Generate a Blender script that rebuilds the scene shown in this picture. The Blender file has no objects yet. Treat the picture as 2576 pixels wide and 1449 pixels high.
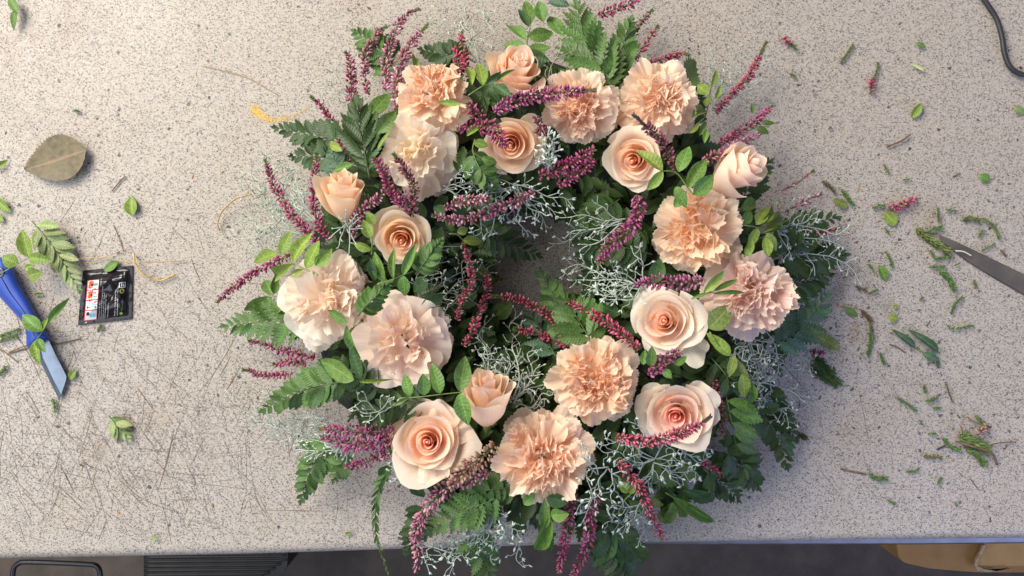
import bpy, math, random
import numpy as np
from mathutils import Vector, Matrix

sc = bpy.context.scene
COL = sc.collection
rnd = random.Random(7)
R_ = math.radians

# ------------------------------------------------------------------ camera
H = 0.75                      # camera height above the table top (m)
WT = 0.93                     # width of table seen (m)
S = WT / 2576.0               # metres per picture unit on the table plane
cam_d = bpy.data.cameras.new("camera")
cam_d.sensor_width = 36.0
cam_d.lens = 36.0 * H / WT
cam_d.clip_start = 0.01
cam_d.clip_end = 50
cam = bpy.data.objects.new("camera", cam_d)
cam.location = (0, 0, H)
COL.objects.link(cam)
sc.camera = cam

# ------------------------------------------------------------------ light
sc.view_settings.view_transform = 'Standard'
sc.view_settings.look = 'None'
sc.view_settings.exposure = 0.92
sc.view_settings.gamma = 1.0
sc.cycles.max_bounces = 16
sc.cycles.diffuse_bounces = 8
sc.cycles.transmission_bounces = 12
world = bpy.data.worlds.new("World")
sc.world = world
world.use_nodes = True
bg = world.node_tree.nodes["Background"]
bg.inputs[0].default_value = (0.84, 0.88, 1.0, 1)
bg.inputs[1].default_value = 0.15


def area(name, loc, target, size, power, color, size_y=None):
    d = bpy.data.lights.new(name, 'AREA')
    d.energy = power
    d.color = color
    d.size = size
    if size_y:
        d.shape = 'RECTANGLE'
        d.size_y = size_y
    o = bpy.data.objects.new(name, d)
    o.location = loc
    v = Vector(target) - Vector(loc)
    o.rotation_euler = v.to_track_quat('-Z', 'Y').to_euler()
    COL.objects.link(o)
    return o


area("room_lamp", (-1.38, 1.35, 1.62), (-0.05, 0.0, 0), 1.4, 67.0, (1.0, 0.93, 0.82))
area("window_light", (-1.28, -0.40, 1.25), (-0.35, -0.2, 0), 1.1, 11.0, (0.86, 0.93, 1.0), 1.5)
area("shop_window", (1.4, -1.1, 1.2), (0.25, -0.2, 0), 1.3, 11.0, (0.42, 0.52, 1.0))

# ------------------------------------------------------------------ helpers
CX, CY = 1288.0, 724.5
WC = (1342.0, 728.0)          # middle of the wreath, picture units on the table


def P(px, py, z=0.0):
    k = S * (H - z) / H
    return Vector(((px - CX) * k, (CY - py) * k, z))


def zsurf(px, py):
    d = math.hypot(px - WC[0], py - WC[1])
    q = 1 - ((d - 410) / (250.0 if d > 410 else 272.0)) ** 2
    if q > 0:
        return 0.026 + 0.062 * math.sqrt(q)
    if d > 660:
        return max(0.010, 0.026 - 0.016 * (d - 660) / 120.0)
    return max(0.012, 0.026 - 0.014 * (160 - d) / 100.0)


def tag(o, label=None, cat=None, group=None, kind=None):
    if label: o['label'] = label
    if cat: o['category'] = cat
    if group: o['group'] = group
    if kind: o['kind'] = kind
    return o


def empty(name, label, cat, loc=(0, 0, 0), group=None):
    o = bpy.data.objects.new(name, None)
    o.empty_display_size = 0.01
    o.location = loc
    COL.objects.link(o)
    return tag(o, label, cat, group)


def make_mesh(name, verts, faces, mat=None, uv=None, col=None, smooth=True):
    me = bpy.data.meshes.new(name)
    v = np.asarray(verts, dtype=np.float32).reshape(-1, 3)
    if isinstance(faces, np.ndarray) and faces.ndim == 2:
        k = faces.shape[1]
        nf = faces.shape[0]
        me.vertices.add(len(v))
        me.vertices.foreach_set("co", v.ravel())
        me.loops.add(nf * k)
        me.loops.foreach_set("vertex_index", faces.astype(np.int32).ravel())
        me.polygons.add(nf)
        me.polygons.foreach_set("loop_start", np.arange(0, nf * k, k, dtype=np.int32))
        flat = faces.ravel()
        me.update(calc_edges=True)
        me.validate()
    else:
        me.from_pydata([tuple(p) for p in v], [], [tuple(f) for f in faces])
        flat = np.array([i for f in faces for i in f])
        me.update()
    if uv is not None and len(me.loops) == len(flat):
        l = me.uv_layers.new(name="UVMap")
        l.data.foreach_set("uv", np.asarray(uv, dtype=np.float32).reshape(-1, 2)[flat].ravel())
    if col is not None:
        a = me.color_attributes.new("Col", 'FLOAT_COLOR', 'POINT')
        c = np.asarray(col, dtype=np.float32).reshape(-1, 3)
        a.data.foreach_set("color", np.concatenate([c, np.ones((len(c), 1), np.float32)], 1).ravel())
    if smooth:
        me.polygons.foreach_set("use_smooth", np.ones(len(me.polygons), dtype=bool))
    if mat: me.materials.append(mat)
    return me


def link(name, me, parent=None, color=None, mw=None):
    o = bpy.data.objects.new(name, me)
    if color is not None: o.color = (*color[:3], color[3] if len(color) > 3 else 1.0)
    if parent is not None: o.parent = parent
    if mw is not None: o.matrix_local = mw
    COL.objects.link(o)
    return o


class Soup:
    """collects polygons of one part"""
    def __init__(s):
        s.v = []; s.f = {}; s.n = 0; s.uv = []; s.c = []

    def add(s, v, f, uv=None, c=None):
        v = np.asarray(v, float).reshape(-1, 3)
        f = np.asarray(f, int)
        s.v.append(v)
        s.f.setdefault(f.shape[1], []).append(f + s.n)
        s.uv.append(np.zeros((len(v), 2)) if uv is None else np.asarray(uv, float).reshape(-1, 2))
        cc = np.ones((len(v), 3)) if c is None else np.broadcast_to(np.asarray(c, float), (len(v), 3))
        s.c.append(cc)
        s.n += len(v)

    def mesh(s, name, mat, smooth=True, off=(0, 0, 0)):
        v = np.concatenate(s.v) - np.array(off)
        if len(s.f) == 1:
            f = np.concatenate(list(s.f.values())[0])
        else:
            f = [tuple(r) for k in s.f.values() for a in k for r in a]
        return make_mesh(name, v, f, mat, np.concatenate(s.uv), np.concatenate(s.c), smooth)


_gf = {}


def grid_faces(n, m):
    if (n, m) not in _gf:
        i = np.arange(n - 1)[None, :] + np.arange(m - 1)[:, None] * n
        i = i.ravel()
        _gf[(n, m)] = np.stack([i, i + 1, i + 1 + n, i + n], 1)
    return _gf[(n, m)]


def spline(pts, n):
    """Catmull-Rom through points of any dimension, n samples evenly spaced"""
    p = np.asarray(pts, float)
    if len(p) == 2:
        t = np.linspace(0, 1, n)[:, None]
        return p[0] * (1 - t) + p[1] * t
    q = np.vstack([2 * p[0] - p[1], p, 2 * p[-1] - p[-2]])
    out = []
    for i in range(1, len(q) - 2):
        t = np.linspace(0, 1, 12, endpoint=False)[:, None]
        a, b, c, d = q[i - 1], q[i], q[i + 1], q[i + 2]
        out.append(0.5 * (2 * b + (c - a) * t + (2 * a - 5 * b + 4 * c - d) * t ** 2 + (3 * b - a - 3 * c + d) * t ** 3))
    out.append(p[-1][None])
    o = np.vstack(out)
    d = np.concatenate([[0], np.cumsum(np.linalg.norm(np.diff(o, axis=0), axis=1))])
    s = np.linspace(0, d[-1], n)
    return np.stack([np.interp(s, d, o[:, k]) for k in range(o.shape[1])], 1)


def tube(soup, pts, r0, r1=None, sides=6, c=None, cap=True):
    pts = np.asarray(pts, float)
    n = len(pts)
    r1 = r0 if r1 is None else r1
    t = np.gradient(pts, axis=0)
    t /= np.linalg.norm(t, axis=1)[:, None] + 1e-12
    ref = np.array([0, 0, 1.0])
    if abs(t[:, 2]).max() > 0.9: ref = np.array([0.3, 0.9, 0.1])
    a = np.cross(t, ref); a /= np.linalg.norm(a, axis=1)[:, None] + 1e-12
    b = np.cross(a, t)
    rr = np.linspace(r0, r1, n)
    th = np.linspace(0, 2 * math.pi, sides, endpoint=False)
    v = pts[:, None, :] + rr[:, None, None] * (np.cos(th)[None, :, None] * a[:, None, :] + np.sin(th)[None, :, None] * b[:, None, :])
    i = np.arange(n - 1)[:, None] * sides + np.arange(sides)[None, :]
    j = np.arange(n - 1)[:, None] * sides + (np.arange(sides)[None, :] + 1) % sides
    f = np.stack([i.ravel(), j.ravel(), (j + sides).ravel(), (i + sides).ravel()], 1)
    v = v.reshape(-1, 3)
    if cap:     # close the ends with a point
        k = len(v)
        v = np.vstack([v, pts[0] - t[0] * rr[0] * .5, pts[-1] + t[-1] * rr[-1] * .7])
        q = np.arange(sides); w = (q + 1) % sides
        f = np.vstack([f, np.stack([w, q, np.full(sides, k), np.full(sides, k)], 1)[:, [0, 1, 2, 2]] if False else np.zeros((0, 4), int)])
        e = (n - 1) * sides
        caps = np.vstack([np.stack([w, q, np.full(sides, k)], 1), np.stack([e + q, e + w, np.full(sides, k + 1)], 1)])
        # degenerate-free: make triangles into quads by splitting is not needed, store separately
        base = soup.n
        soup.add(v, f, c=c)
        soup.f.setdefault(3, []).append(caps + base)
        return
    soup.add(v, f, c=c)


# ------------------------------------------------------------------ materials
def nt(name):
    m = bpy.data.materials.new(name)
    m.use_nodes = True
    t = m.node_tree
    b = t.nodes["Principled BSDF"]
    return m, t, b


def N(t, typ, **kw):
    n = t.nodes.new(typ)
    for k, v in kw.items():
        if k.startswith('i_'):
            n.inputs[k[2:].replace('_', ' ')].default_value = v
        else:
            setattr(n, k, v)
    return n


def L(t, a, b): t.links.new(a, b)


def math_n(t, op, a, b=None, c=None, clamp=False):
    n = t.nodes.new('ShaderNodeMath'); n.operation = op; n.use_clamp = clamp
    for i, x in enumerate((a, b, c)):
        if x is None: continue
        if isinstance(x, (int, float)): n.inputs[i].default_value = x
        else: L(t, x, n.inputs[i])
    return n.outputs[0]


def mix_c(t, fac, a, b, blend='MIX'):
    n = t.nodes.new('ShaderNodeMix'); n.data_type = 'RGBA'; n.blend_type = blend
    for k, x in ((0, fac), (6, a), (7, b)):
        if isinstance(x, (int, float)): n.inputs[k].default_value = x
        elif isinstance(x, tuple): n.inputs[k].default_value = (*x[:3], 1)
        else: L(t, x, n.inputs[k])
    return n.outputs[2]


def mapr(t, x, a, b, c=0.0, d=1.0, smooth=True):
    n = t.nodes.new('ShaderNodeMapRange')
    n.interpolation_type = 'SMOOTHSTEP' if smooth else 'LINEAR'
    L(t, x, n.inputs[0])
    for i, q in enumerate((a, b, c, d)): n.inputs[i + 1].default_value = q
    return n.outputs[0]


def simple(name, col, rough=0.6, metal=0.0, noise=0.0, scale=200, bump=0.0, spec=0.5):
    m, t, b = nt(name)
    b.inputs['Roughness'].default_value = rough
    b.inputs['Metallic'].default_value = metal
    b.inputs['Specular IOR Level'].default_value = spec
    if noise or bump:
        tc = N(t, 'ShaderNodeTexCoord')
        nz = N(t, 'ShaderNodeTexNoise', i_Scale=scale, i_Detail=4.0)
        L(t, tc.outputs['Object'], nz.inputs['Vector'])
        f = mapr(t, nz.outputs['Fac'], 0.3, 0.7)
        lo = tuple(x * (1 - noise) for x in col); hi = tuple(min(1, x * (1 + noise)) for x in col)
        L(t, mix_c(t, f, lo, hi), b.inputs['Base Color'])
        if bump:
            bp = N(t, 'ShaderNodeBump', i_Strength=bump, i_Distance=0.001)
            L(t, nz.outputs['Fac'], bp.inputs['Height']); L(t, bp.outputs[0], b.inputs['Normal'])
    else:
        b.inputs['Base Color'].default_value = (*col, 1)
    return m


def petal_mat(name, trans, vein, a0, a1):
    """petal: the object colour at the rim, a warmer and deeper tone of it towards the claw (alpha = how much)"""
    m, t, b = nt(name)
    oi = N(t, 'ShaderNodeObjectInfo')
    uv = N(t, 'ShaderNodeUVMap')
    sp = N(t, 'ShaderNodeSeparateXYZ'); L(t, uv.outputs[0], sp.inputs[0])
    deep = mix_c(t, 1.0, oi.outputs['Color'], (1.0, 0.87, 0.77), 'MULTIPLY')
    f = mapr(t, sp.outputs[1], a0, a1, 1.0, 0.0)
    f = math_n(t, 'MULTIPLY', f, oi.outputs['Alpha'])
    c = mix_c(t, f, oi.outputs['Color'], deep)
    # fine veins running from claw to rim
    mp = N(t, 'ShaderNodeMapping'); mp.inputs['Scale'].default_value = (17, 2.2, 1)
    L(t, uv.outputs[0], mp.inputs[0])
    ad = N(t, 'ShaderNodeVectorMath', operation='ADD'); L(t, mp.outputs[0], ad.inputs[0])
    cb = N(t, 'ShaderNodeCombineXYZ'); L(t, math_n(t, 'MULTIPLY', oi.outputs['Random'], 40.0), cb.inputs[2])
    L(t, cb.outputs[0], ad.inputs[1])
    nz = N(t, 'ShaderNodeTexNoise', i_Scale=1.0, i_Detail=3.0); L(t, ad.outputs[0], nz.inputs['Vector'])
    g = mapr(t, nz.outputs['Fac'], 0.3, 0.7, 1 - vein, 1.0)
    c = mix_c(t, 1.0, c, g, 'MULTIPLY')
    # a little bruising and cream staining on the rim
    nz2 = N(t, 'ShaderNodeTexNoise', i_Scale=0.35, i_Detail=4.0); L(t, ad.outputs[0], nz2.inputs['Vector'])
    e = math_n(t, 'MULTIPLY', mapr(t, sp.outputs[1], 0.82, 1.0), mapr(t, nz2.outputs['Fac'], 0.45, 0.7, 0.0, 0.55))
    c = mix_c(t, e, c, (0.92, 0.80, 0.56))
    c = mix_c(t, mapr(t, sp.outputs[1], 0.88, 1.0, 0.0, 0.45), c, (0.95, 0.86, 0.72))
    L(t, c, b.inputs['Base Color'])
    b.inputs['Roughness'].default_value = 0.62
    b.inputs['Specular IOR Level'].default_value = 0.25
    bp = N(t, 'ShaderNodeBump', i_Strength=0.25, i_Distance=0.0006); L(t, nz.outputs['Fac'], bp.inputs['Height'])
    L(t, bp.outputs[0], b.inputs['Normal'])
    tr = N(t, 'ShaderNodeBsdfTranslucent')
    tc = mix_c(t, 1.0, c, (1.0, 0.94, 0.86), 'MULTIPLY'); L(t, tc, tr.inputs[0])
    ms = N(t, 'ShaderNodeMixShader'); ms.inputs[0].default_value = trans
    L(t, b.outputs[0], ms.inputs[1]); L(t, tr.outputs[0], ms.inputs[2])
    L(t, ms.outputs[0], t.nodes['Material Output'].inputs[0])
    return m


def leaf_mat(name, rough=0.42, veins=12.0, under=(1.5, 1.4, 1.6), midrib=0.5, trans=0.12):
    m, t, b = nt(name)
    oi = N(t, 'ShaderNodeObjectInfo')
    uv = N(t, 'ShaderNodeUVMap')
    sp = N(t, 'ShaderNodeSeparateXYZ'); L(t, uv.outputs[0], sp.inputs[0])
    ay = math_n(t, 'ABSOLUTE', sp.outputs[1])
    geo = N(t, 'ShaderNodeNewGeometry')
    tc = N(t, 'ShaderNodeTexCoord')
    nz = N(t, 'ShaderNodeTexNoise', i_Scale=9.0, i_Detail=5.0); L(t, tc.outputs['Object'], nz.inputs['Vector'])
    sc1 = mapr(t, nz.outputs['Fac'], 0.3, 0.72, 0.72, 1.25)
    c = mix_c(t, 1.0, oi.outputs['Color'], sc1, 'MULTIPLY')
    # side veins, slanting forward
    ph = math_n(t, 'SUBTRACT', math_n(t, 'MULTIPLY', sp.outputs[0], veins * 6.283), math_n(t, 'MULTIPLY', ay, 5.0))
    wv = math_n(t, 'SINE', ph)
    vf = mapr(t, wv, 0.80, 1.0, 0.0, 0.15)
    c = mix_c(t, vf, c, mix_c(t, 1.0, c, (1.7, 1.6, 1.8), 'MULTIPLY'))
    mf = mapr(t, ay, 0.03, 0.085, midrib, 0.0)
    c = mix_c(t, mf, c, mix_c(t, 1.0, oi.outputs['Color'], (2.4, 1.9, 2.2), 'MULTIPLY'))
    c = mix_c(t, geo.outputs['Backfacing'], c, mix_c(t, 1.0, c, under, 'MULTIPLY'))
    L(t, c, b.inputs['Base Color'])
    b.inputs['Roughness'].default_value = rough
    rr = mapr(t, nz.outputs['Fac'], 0.3, 0.7, rough - 0.07, rough + 0.12); L(t, rr, b.inputs['Roughness'])
    b.inputs['Specular IOR Level'].default_value = 0.30
    bp = N(t, 'ShaderNodeBump', i_Strength=0.35, i_Distance=0.0005)
    L(t, math_n(t, 'ADD', math_n(t, 'MULTIPLY', wv, -0.4), nz.outputs['Fac']), bp.inputs['Height']); L(t, bp.outputs[0], b.inputs['Normal'])
    tr = N(t, 'ShaderNodeBsdfTranslucent'); L(t, mix_c(t, 1.0, c, (1.3, 1.5, 0.6), 'MULTIPLY'), tr.inputs[0])
    ms = N(t, 'ShaderNodeMixShader'); ms.inputs[0].default_value = trans
    L(t, b.outputs[0], ms.inputs[1]); L(t, tr.outputs[0], ms.inputs[2])
    L(t, ms.outputs[0], t.nodes['Material Output'].inputs[0])
    return m


def attr_mat(name, rough=0.5, trans=0.0, noise=0.15, scale=900, spec=0.4):
    m, t, b = nt(name)
    at = N(t, 'ShaderNodeVertexColor', layer_name="Col")
    tc = N(t, 'ShaderNodeTexCoord')
    nz = N(t, 'ShaderNodeTexNoise', i_Scale=scale, i_Detail=3.0); L(t, tc.outputs['Object'], nz.inputs['Vector'])
    c = mix_c(t, 1.0, at.outputs[0], mapr(t, nz.outputs['Fac'], 0.3, 0.7, 1 - noise, 1 + noise), 'MULTIPLY')
    L(t, c, b.inputs['Base Color'])
    b.inputs['Roughness'].default_value = rough
    b.inputs['Specular IOR Level'].default_value = spec
    if trans:
        tr = N(t, 'ShaderNodeBsdfTranslucent'); L(t, c, tr.inputs[0])
        ms = N(t, 'ShaderNodeMixShader'); ms.inputs[0].default_value = trans
        L(t, b.outputs[0], ms.inputs[1]); L(t, tr.outputs[0], ms.inputs[2])
        L(t, ms.outputs[0], t.nodes['Material Output'].inputs[0])
    return m


def table_mat():
    m, t, b = nt("speckled_laminate")
    tc = N(t, 'ShaderNodeTexCoord'); o = tc.outputs['Object']
    big = N(t, 'ShaderNodeTexNoise', i_Scale=5.0, i_Detail=3.0); L(t, o, big.inputs['Vector'])
    base = mix_c(t, mapr(t, big.outputs['Fac'], 0.35, 0.65), (0.315, 0.273, 0.228), (0.332, 0.293, 0.250))
    # warp so the chips get ragged outlines, drawn out a little
    wn = N(t, 'ShaderNodeTexNoise', i_Scale=900.0, i_Detail=2.0); L(t, o, wn.inputs['Vector'])
    ws = N(t, 'ShaderNodeVectorMath', operation='SCALE'); L(t, wn.outputs['Color'], ws.inputs[0]); ws.inputs[3].default_value = 0.0011
    wa = N(t, 'ShaderNodeVectorMath', operation='ADD'); L(t, o, wa.inputs[0]); L(t, ws.outputs[0], wa.inputs[1])
    mpw = N(t, 'ShaderNodeMapping'); mpw.inputs['Scale'].default_value = (1.0, 1.3, 1.0); mpw.inputs['Rotation'].default_value = (0, 0, 0.5); L(t, wa.outputs[0], mpw.inputs[0])
    def chips(scale, lo, rmin, rmax, cola, colb, amount, seed):
        nonlocal base
        mpc = N(t, 'ShaderNodeMapping'); mpc.inputs['Location'].default_value = (seed * 1.7, seed * 2.3, seed); L(t, mpw.outputs[0], mpc.inputs[0])
        vc = N(t, 'ShaderNodeTexVoronoi', i_Scale=scale, i_Randomness=1.0); L(t, mpc.outputs[0], vc.inputs['Vector'])
        sc_ = N(t, 'ShaderNodeSeparateColor'); L(t, vc.outputs['Color'], sc_.inputs[0])
        rad_ = mapr(t, sc_.outputs[0], lo, 1.0, rmin, rmax, smooth=False)
        on = math_n(t, 'MULTIPLY', math_n(t, 'GREATER_THAN', sc_.outputs[0], lo), mapr(t, math_n(t, 'SUBTRACT', rad_, vc.outputs['Distance']), -0.01, 0.04))
        cc = mix_c(t, sc_.outputs[1], cola, colb)
        base = mix_c(t, math_n(t, 'MULTIPLY', on, amount), base, cc)
    g1 = N(t, 'ShaderNodeTexNoise', i_Scale=520.0, i_Detail=3.0, i_Roughness=0.6); L(t, o, g1.inputs['Vector'])
    base = mix_c(t, mapr(t, g1.outputs['Fac'], 0.42, 0.62, 0, 0.6), base, (0.44, 0.393, 0.335))
    chips(420.0, 0.35, .35, .62, (0.37, 0.35, 0.33), (0.19, 0.172, 0.162), .7, 1.0)
    chips(520.0, 0.50, .22, .50, (0.14, 0.125, 0.115), (0.065, 0.056, 0.052), .88, 2.0)
    chips(760.0, 0.55, .22, .50, (0.085, 0.076, 0.07), (0.04, 0.035, 0.033), .88, 3.0)
    # sparse larger chips
    vo = N(t, 'ShaderNodeTexVoronoi', i_Scale=110.0, i_Randomness=1.0)
    nzv = N(t, 'ShaderNodeTexNoise', i_Scale=420.0, i_Detail=2.0); L(t, o, nzv.inputs['Vector'])
    dd = N(t, 'ShaderNodeVectorMath', operation='SCALE'); L(t, nzv.outputs['Color'], dd.inputs[0]); dd.inputs[3].default_value = 0.004
    av = N(t, 'ShaderNodeVectorMath', operation='ADD'); L(t, o, av.inputs[0]); L(t, dd.outputs[0], av.inputs[1]); L(t, av.outputs[0], vo.inputs['Vector'])
    sv = N(t, 'ShaderNodeSeparateColor'); L(t, vo.outputs['Color'], sv.inputs[0])
    th = mapr(t, sv.outputs[0], 0.50, 1.0, 0.03, 0.20, smooth=False)
    ch = math_n(t, 'LESS_THAN', vo.outputs['Distance'], th)
    chipc = mix_c(t, mapr(t, sv.outputs[1], 0.2, 0.8), (0.028, 0.027, 0.032), (0.095, 0.088, 0.09))
    base = mix_c(t, math_n(t, 'MULTIPLY', ch, 0.92), base, chipc)
    # old stains where cut stems and wet hands lay
    st = N(t, 'ShaderNodeTexNoise', i_Scale=11.0, i_Detail=6.0, i_Roughness=0.62)
    mp3 = N(t, 'ShaderNodeMapping'); mp3.inputs['Location'].default_value = (9.3, 1.7, 4.0); L(t, o, mp3.inputs[0]); L(t, mp3.outputs[0], st.inputs['Vector'])
    base = mix_c(t, mapr(t, st.outputs['Fac'], 0.55, 0.75, 0, 0.35), base, mix_c(t, 1.0, base, (0.93, 0.80, 0.62), 'MULTIPLY'))
    # brown sap and soil smears where the clippings were swept together, and by the knife
    sn = N(t, 'ShaderNodeTexNoise', i_Scale=38.0, i_Detail=6.0, i_Roughness=0.7); L(t, o, sn.inputs['Vector'])
    for (sx, sy, rad_, amt) in ((2130, 790, 0.062, .75), (2060, 470, 0.030, .5), (2430, 1110, 0.05, .45), (60, 120, 0.05, .35), (120, 620, 0.07, .3), (300, 1120, 0.13, .30), (2330, 560, 0.05, .35)):
        pp = P(sx, sy)
        ds = N(t, 'ShaderNodeVectorMath', operation='DISTANCE'); L(t, o, ds.inputs[0]); ds.inputs[1].default_value = pp
        mk = math_n(t, 'MULTIPLY', mapr(t, ds.outputs['Value'], 0.0, rad_, 1.0, 0.0), mapr(t, sn.outputs['Fac'], 0.46, 0.66, 0.0, amt))
        base = mix_c(t, mk, base, mix_c(t, 1.0, base, (0.55, 0.42, 0.27), 'MULTIPLY'))
    L(t, base, b.inputs['Base Color'])
    b.inputs['Roughness'].default_value = 0.5
    L(t, mapr(t, st.outputs['Fac'], 0.3, 0.7, 0.40, 0.60), b.inputs['Roughness'])
    b.inputs['Specular IOR Level'].default_value = 0.35
    bp = N(t, 'ShaderNodeBump', i_Strength=0.10, i_Distance=0.0004); L(t, g1.outputs['Fac'], bp.inputs['Height']); L(t, bp.outputs[0], b.inputs['Normal'])
    return m


M_TABLE = table_mat()
M_ROSE = petal_mat("rose_petal", 0.50, 0.05, 0.25, 1.0)
M_CARN = petal_mat("carnation_petal", 0.50, 0.10, 0.15, 0.95)
M_LEAF = leaf_mat("smooth_leaf", 0.45, 9.0)
M_FERN = leaf_mat("fern_leaf", 0.42, 11.0, midrib=0.30, trans=0.08)
M_OLD = leaf_mat("old_leaf", 0.5, 7.0, under=(1.0, 1.0, 1.0))
M_BELL = attr_mat("heather_bell", 0.45, 0.20, 0.15)
M_ATTR = attr_mat("plant_bits", 0.6, 0.0, 0.2)
M_SILVER = attr_mat("silver_felt", 0.85, 0.0, 0.22, 1500, 0.2)
M_STEM = simple("green_stem", (0.13, 0.19, 0.045), 0.5, noise=0.3, scale=120)
M_FSTEM = simple("fern_stem", (0.07, 0.11, 0.03), 0.5, noise=0.3, scale=120)
M_MOSS = simple("moss_ring", (0.012, 0.016, 0.009), 0.9, noise=0.5, scale=180, bump=1.0)
M_STRAW = simple("straw", (0.38, 0.25, 0.085), 0.55, noise=0.25, scale=150)
M_TWIG = simple("brown_twig", (0.13, 0.075, 0.04), 0.7, noise=0.4, scale=200)
M_SCRATCH = simple("cut_dirt", (0.125, 0.09, 0.065), 0.8, noise=0.4, scale=60)
M_STEEL = simple("strip_metal", (0.13, 0.135, 0.145), 0.38, 0.8, noise=0.12, scale=60)
M_CABLE = simple("black_rubber", (0.022, 0.022, 0.026), 0.45, noise=0.2, scale=80)
M_TUBE = simple("black_enamel", (0.012, 0.012, 0.016), 0.35, noise=0.2, scale=90)
M_PLASTIC = simple("dark_plastic", (0.011, 0.0085, 0.007), 0.5, noise=0.4, scale=40)

# ------------------------------------------------------------------ the place: floor and table
def floor_mat():
    m, t, b = nt("concrete_floor")
    tc = N(t, 'ShaderNodeTexCoord'); o = tc.outputs['Object']
    a = N(t, 'ShaderNodeTexNoise', i_Scale=14.0, i_Detail=6.0, i_Roughness=0.65); L(t, o, a.inputs['Vector'])
    c = mix_c(t, mapr(t, a.outputs['Fac'], 0.3, 0.7), (0.042, 0.031, 0.024), (0.080, 0.060, 0.047))
    v = N(t, 'ShaderNodeTexNoise', i_Scale=70.0, i_Detail=3.0); L(t, o, v.inputs['Vector'])
    c = mix_c(t, mapr(t, v.outputs['Fac'], 0.60, 0.70, 0, 0.6), c, (0.05, 0.047, 0.045))
    L(t, c, b.inputs['Base Color']); b.inputs['Roughness'].default_value = 0.75
    return m


ZF = -0.85
me = make_mesh("floor", [(-4, -4, ZF), (4, -4, ZF), (4, 4, ZF), (-4, 4, ZF)], np.array([[0, 1, 2, 3]]), floor_mat(), smooth=False)
tag(link("floor", me), "grey concrete floor seen below the front edge of the table", kind='structure')

table = empty("work_table", "pale speckled laminate work table with a scratched top and steel edge strip", "table", (0, 0, 0))


def front_y(x):
    """picture height of the table's front edge at picture x"""
    return np.interp(x, [-1400, 0, 644, 1013, 1673, 2321, 2576, 3900], [1432, 1403, 1391, 1379, 1362, 1354, 1351, 1332])


# top: a slab with rounded front edge
xs = np.linspace(-1100, 3700, 60)
prof = [(9, -0.034), (0.0, -0.034), (0.0, -0.012)]
for a in np.linspace(0, math.pi / 2, 7)[1:]:
    prof.append((-0.010 * (1 - math.cos(a)) * -1 * 0 + 0.0, 0)) if False else None
rows = []
rad = 0.011
edge = [(0.30, -0.040), (0.0, -0.040), (0.0, -rad)] + [(rad * (1 - math.cos(a)), -rad * (1 - math.sin(a))) for a in np.linspace(0.2, math.pi / 2, 6)] + [(0.45, 0.0), (1.1, 0.0)]
vv = []
for (dy, z) in edge:
    for x in xs:
        p = P(x, front_y(x), -rad)
        vv.append((p.x, p.y + dy, z))
vv = np.array(vv)
f = grid_faces(len(xs), len(edge))
link("tabletop", make_mesh("tabletop", vv, f, M_TABLE, smooth=True), table)
# steel strip below the laminate, showing along the right half of the front
sx = np.linspace(1296, 3700, 30)
ye = np.interp(sx, [1296, 1673, 2321, 2576, 3700], [1374.5, 1373, 1371.5, 1368.5, 1356])
prof = [(0.020, -0.0065), (0.0022, -0.0065), (0.0008, -0.0072), (0.0, -0.009), (0.0, -0.026), (0.002, -0.027), (0.02, -0.027)]
vv = []
for dy, z in prof:
    for x, y in zip(sx, ye):
        p = P(x, y, -0.0065); vv.append((p.x, p.y + dy, z))
link("edge_strip", make_mesh("edge_strip", np.array(vv), grid_faces(len(sx), len(prof))[:, ::-1], M_STEEL), table)
# knife scratches worn dark, mostly on the near left of the top
sp = Soup()
for i in range(1250):
    u = rnd.random()
    if i < 1080:
        x = rnd.gauss(300, 280); y = rnd.gauss(1130, 190)
    elif i < 1170:
        x = rnd.uniform(60, 900); y = rnd.uniform(520, 900)
    else:
        x = rnd.uniform(1850, 2576); y = rnd.uniform(930, 1300)
    ln = rnd.choice([25, 40, 60, 90, 130, 190]) * rnd.uniform(0.6, 1.3)
    a = R_(rnd.choice([35, 48, 55, 62, 75, 100, 118, 8]) + rnd.gauss(0, 9))
    dx, dy = math.cos(a) * ln / 2, math.sin(a) * ln / 2
    if abs(dx) < 1 or y + abs(dy) > front_y(x) - 22: continue
    bow = rnd.gauss(0, 0.035) * ln
    pts = spline([(x - dx, y - dy), (x - math.sin(a) * bow, y + math.cos(a) * bow), (x + dx, y + dy)], 8)
    w = 0.00009 + 0.00013 * rnd.random() ** 3
    if rnd.random() < 0.06: w *= 2.8
    q = np.array([P(px, py, 0.00012 + 0.00003 * (i % 4)) for px, py in pts])
    nrm = np.stack([-np.gradient(q[:, 1]), np.gradient(q[:, 0]), np.zeros(8)], 1); nrm /= np.linalg.norm(nrm, axis=1)[:, None]
    ww = (w * np.sin(np.linspace(0.15, math.pi - 0.15, 8)) * np.array([rnd.uniform(0.55, 1.3) for _ in range(8)]))[:, None]
    v = np.concatenate([q - nrm * ww, q + nrm * ww])
    k = np.arange(7)
    sp.add(v, np.stack([k, k + 1, k + 9, k + 8], 1))
tag(link("scratches", sp.mesh("scratches", M_SCRATCH, False), table), kind='stuff')

# things on the floor below the front edge
def put_tube(name, label, cat, pts, r, mat, sides=10, n=40, parent=None, group=None):
    q = spline([tuple(P(*p)) for p in pts], n)
    s = Soup(); c0 = q[0].copy(); tube(s, q, r, r, sides)
    o = link(name, s.mesh(name, mat, True, c0), parent)
    o.location = c0
    if label: tag(o, label, cat, group)
    return o


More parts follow.
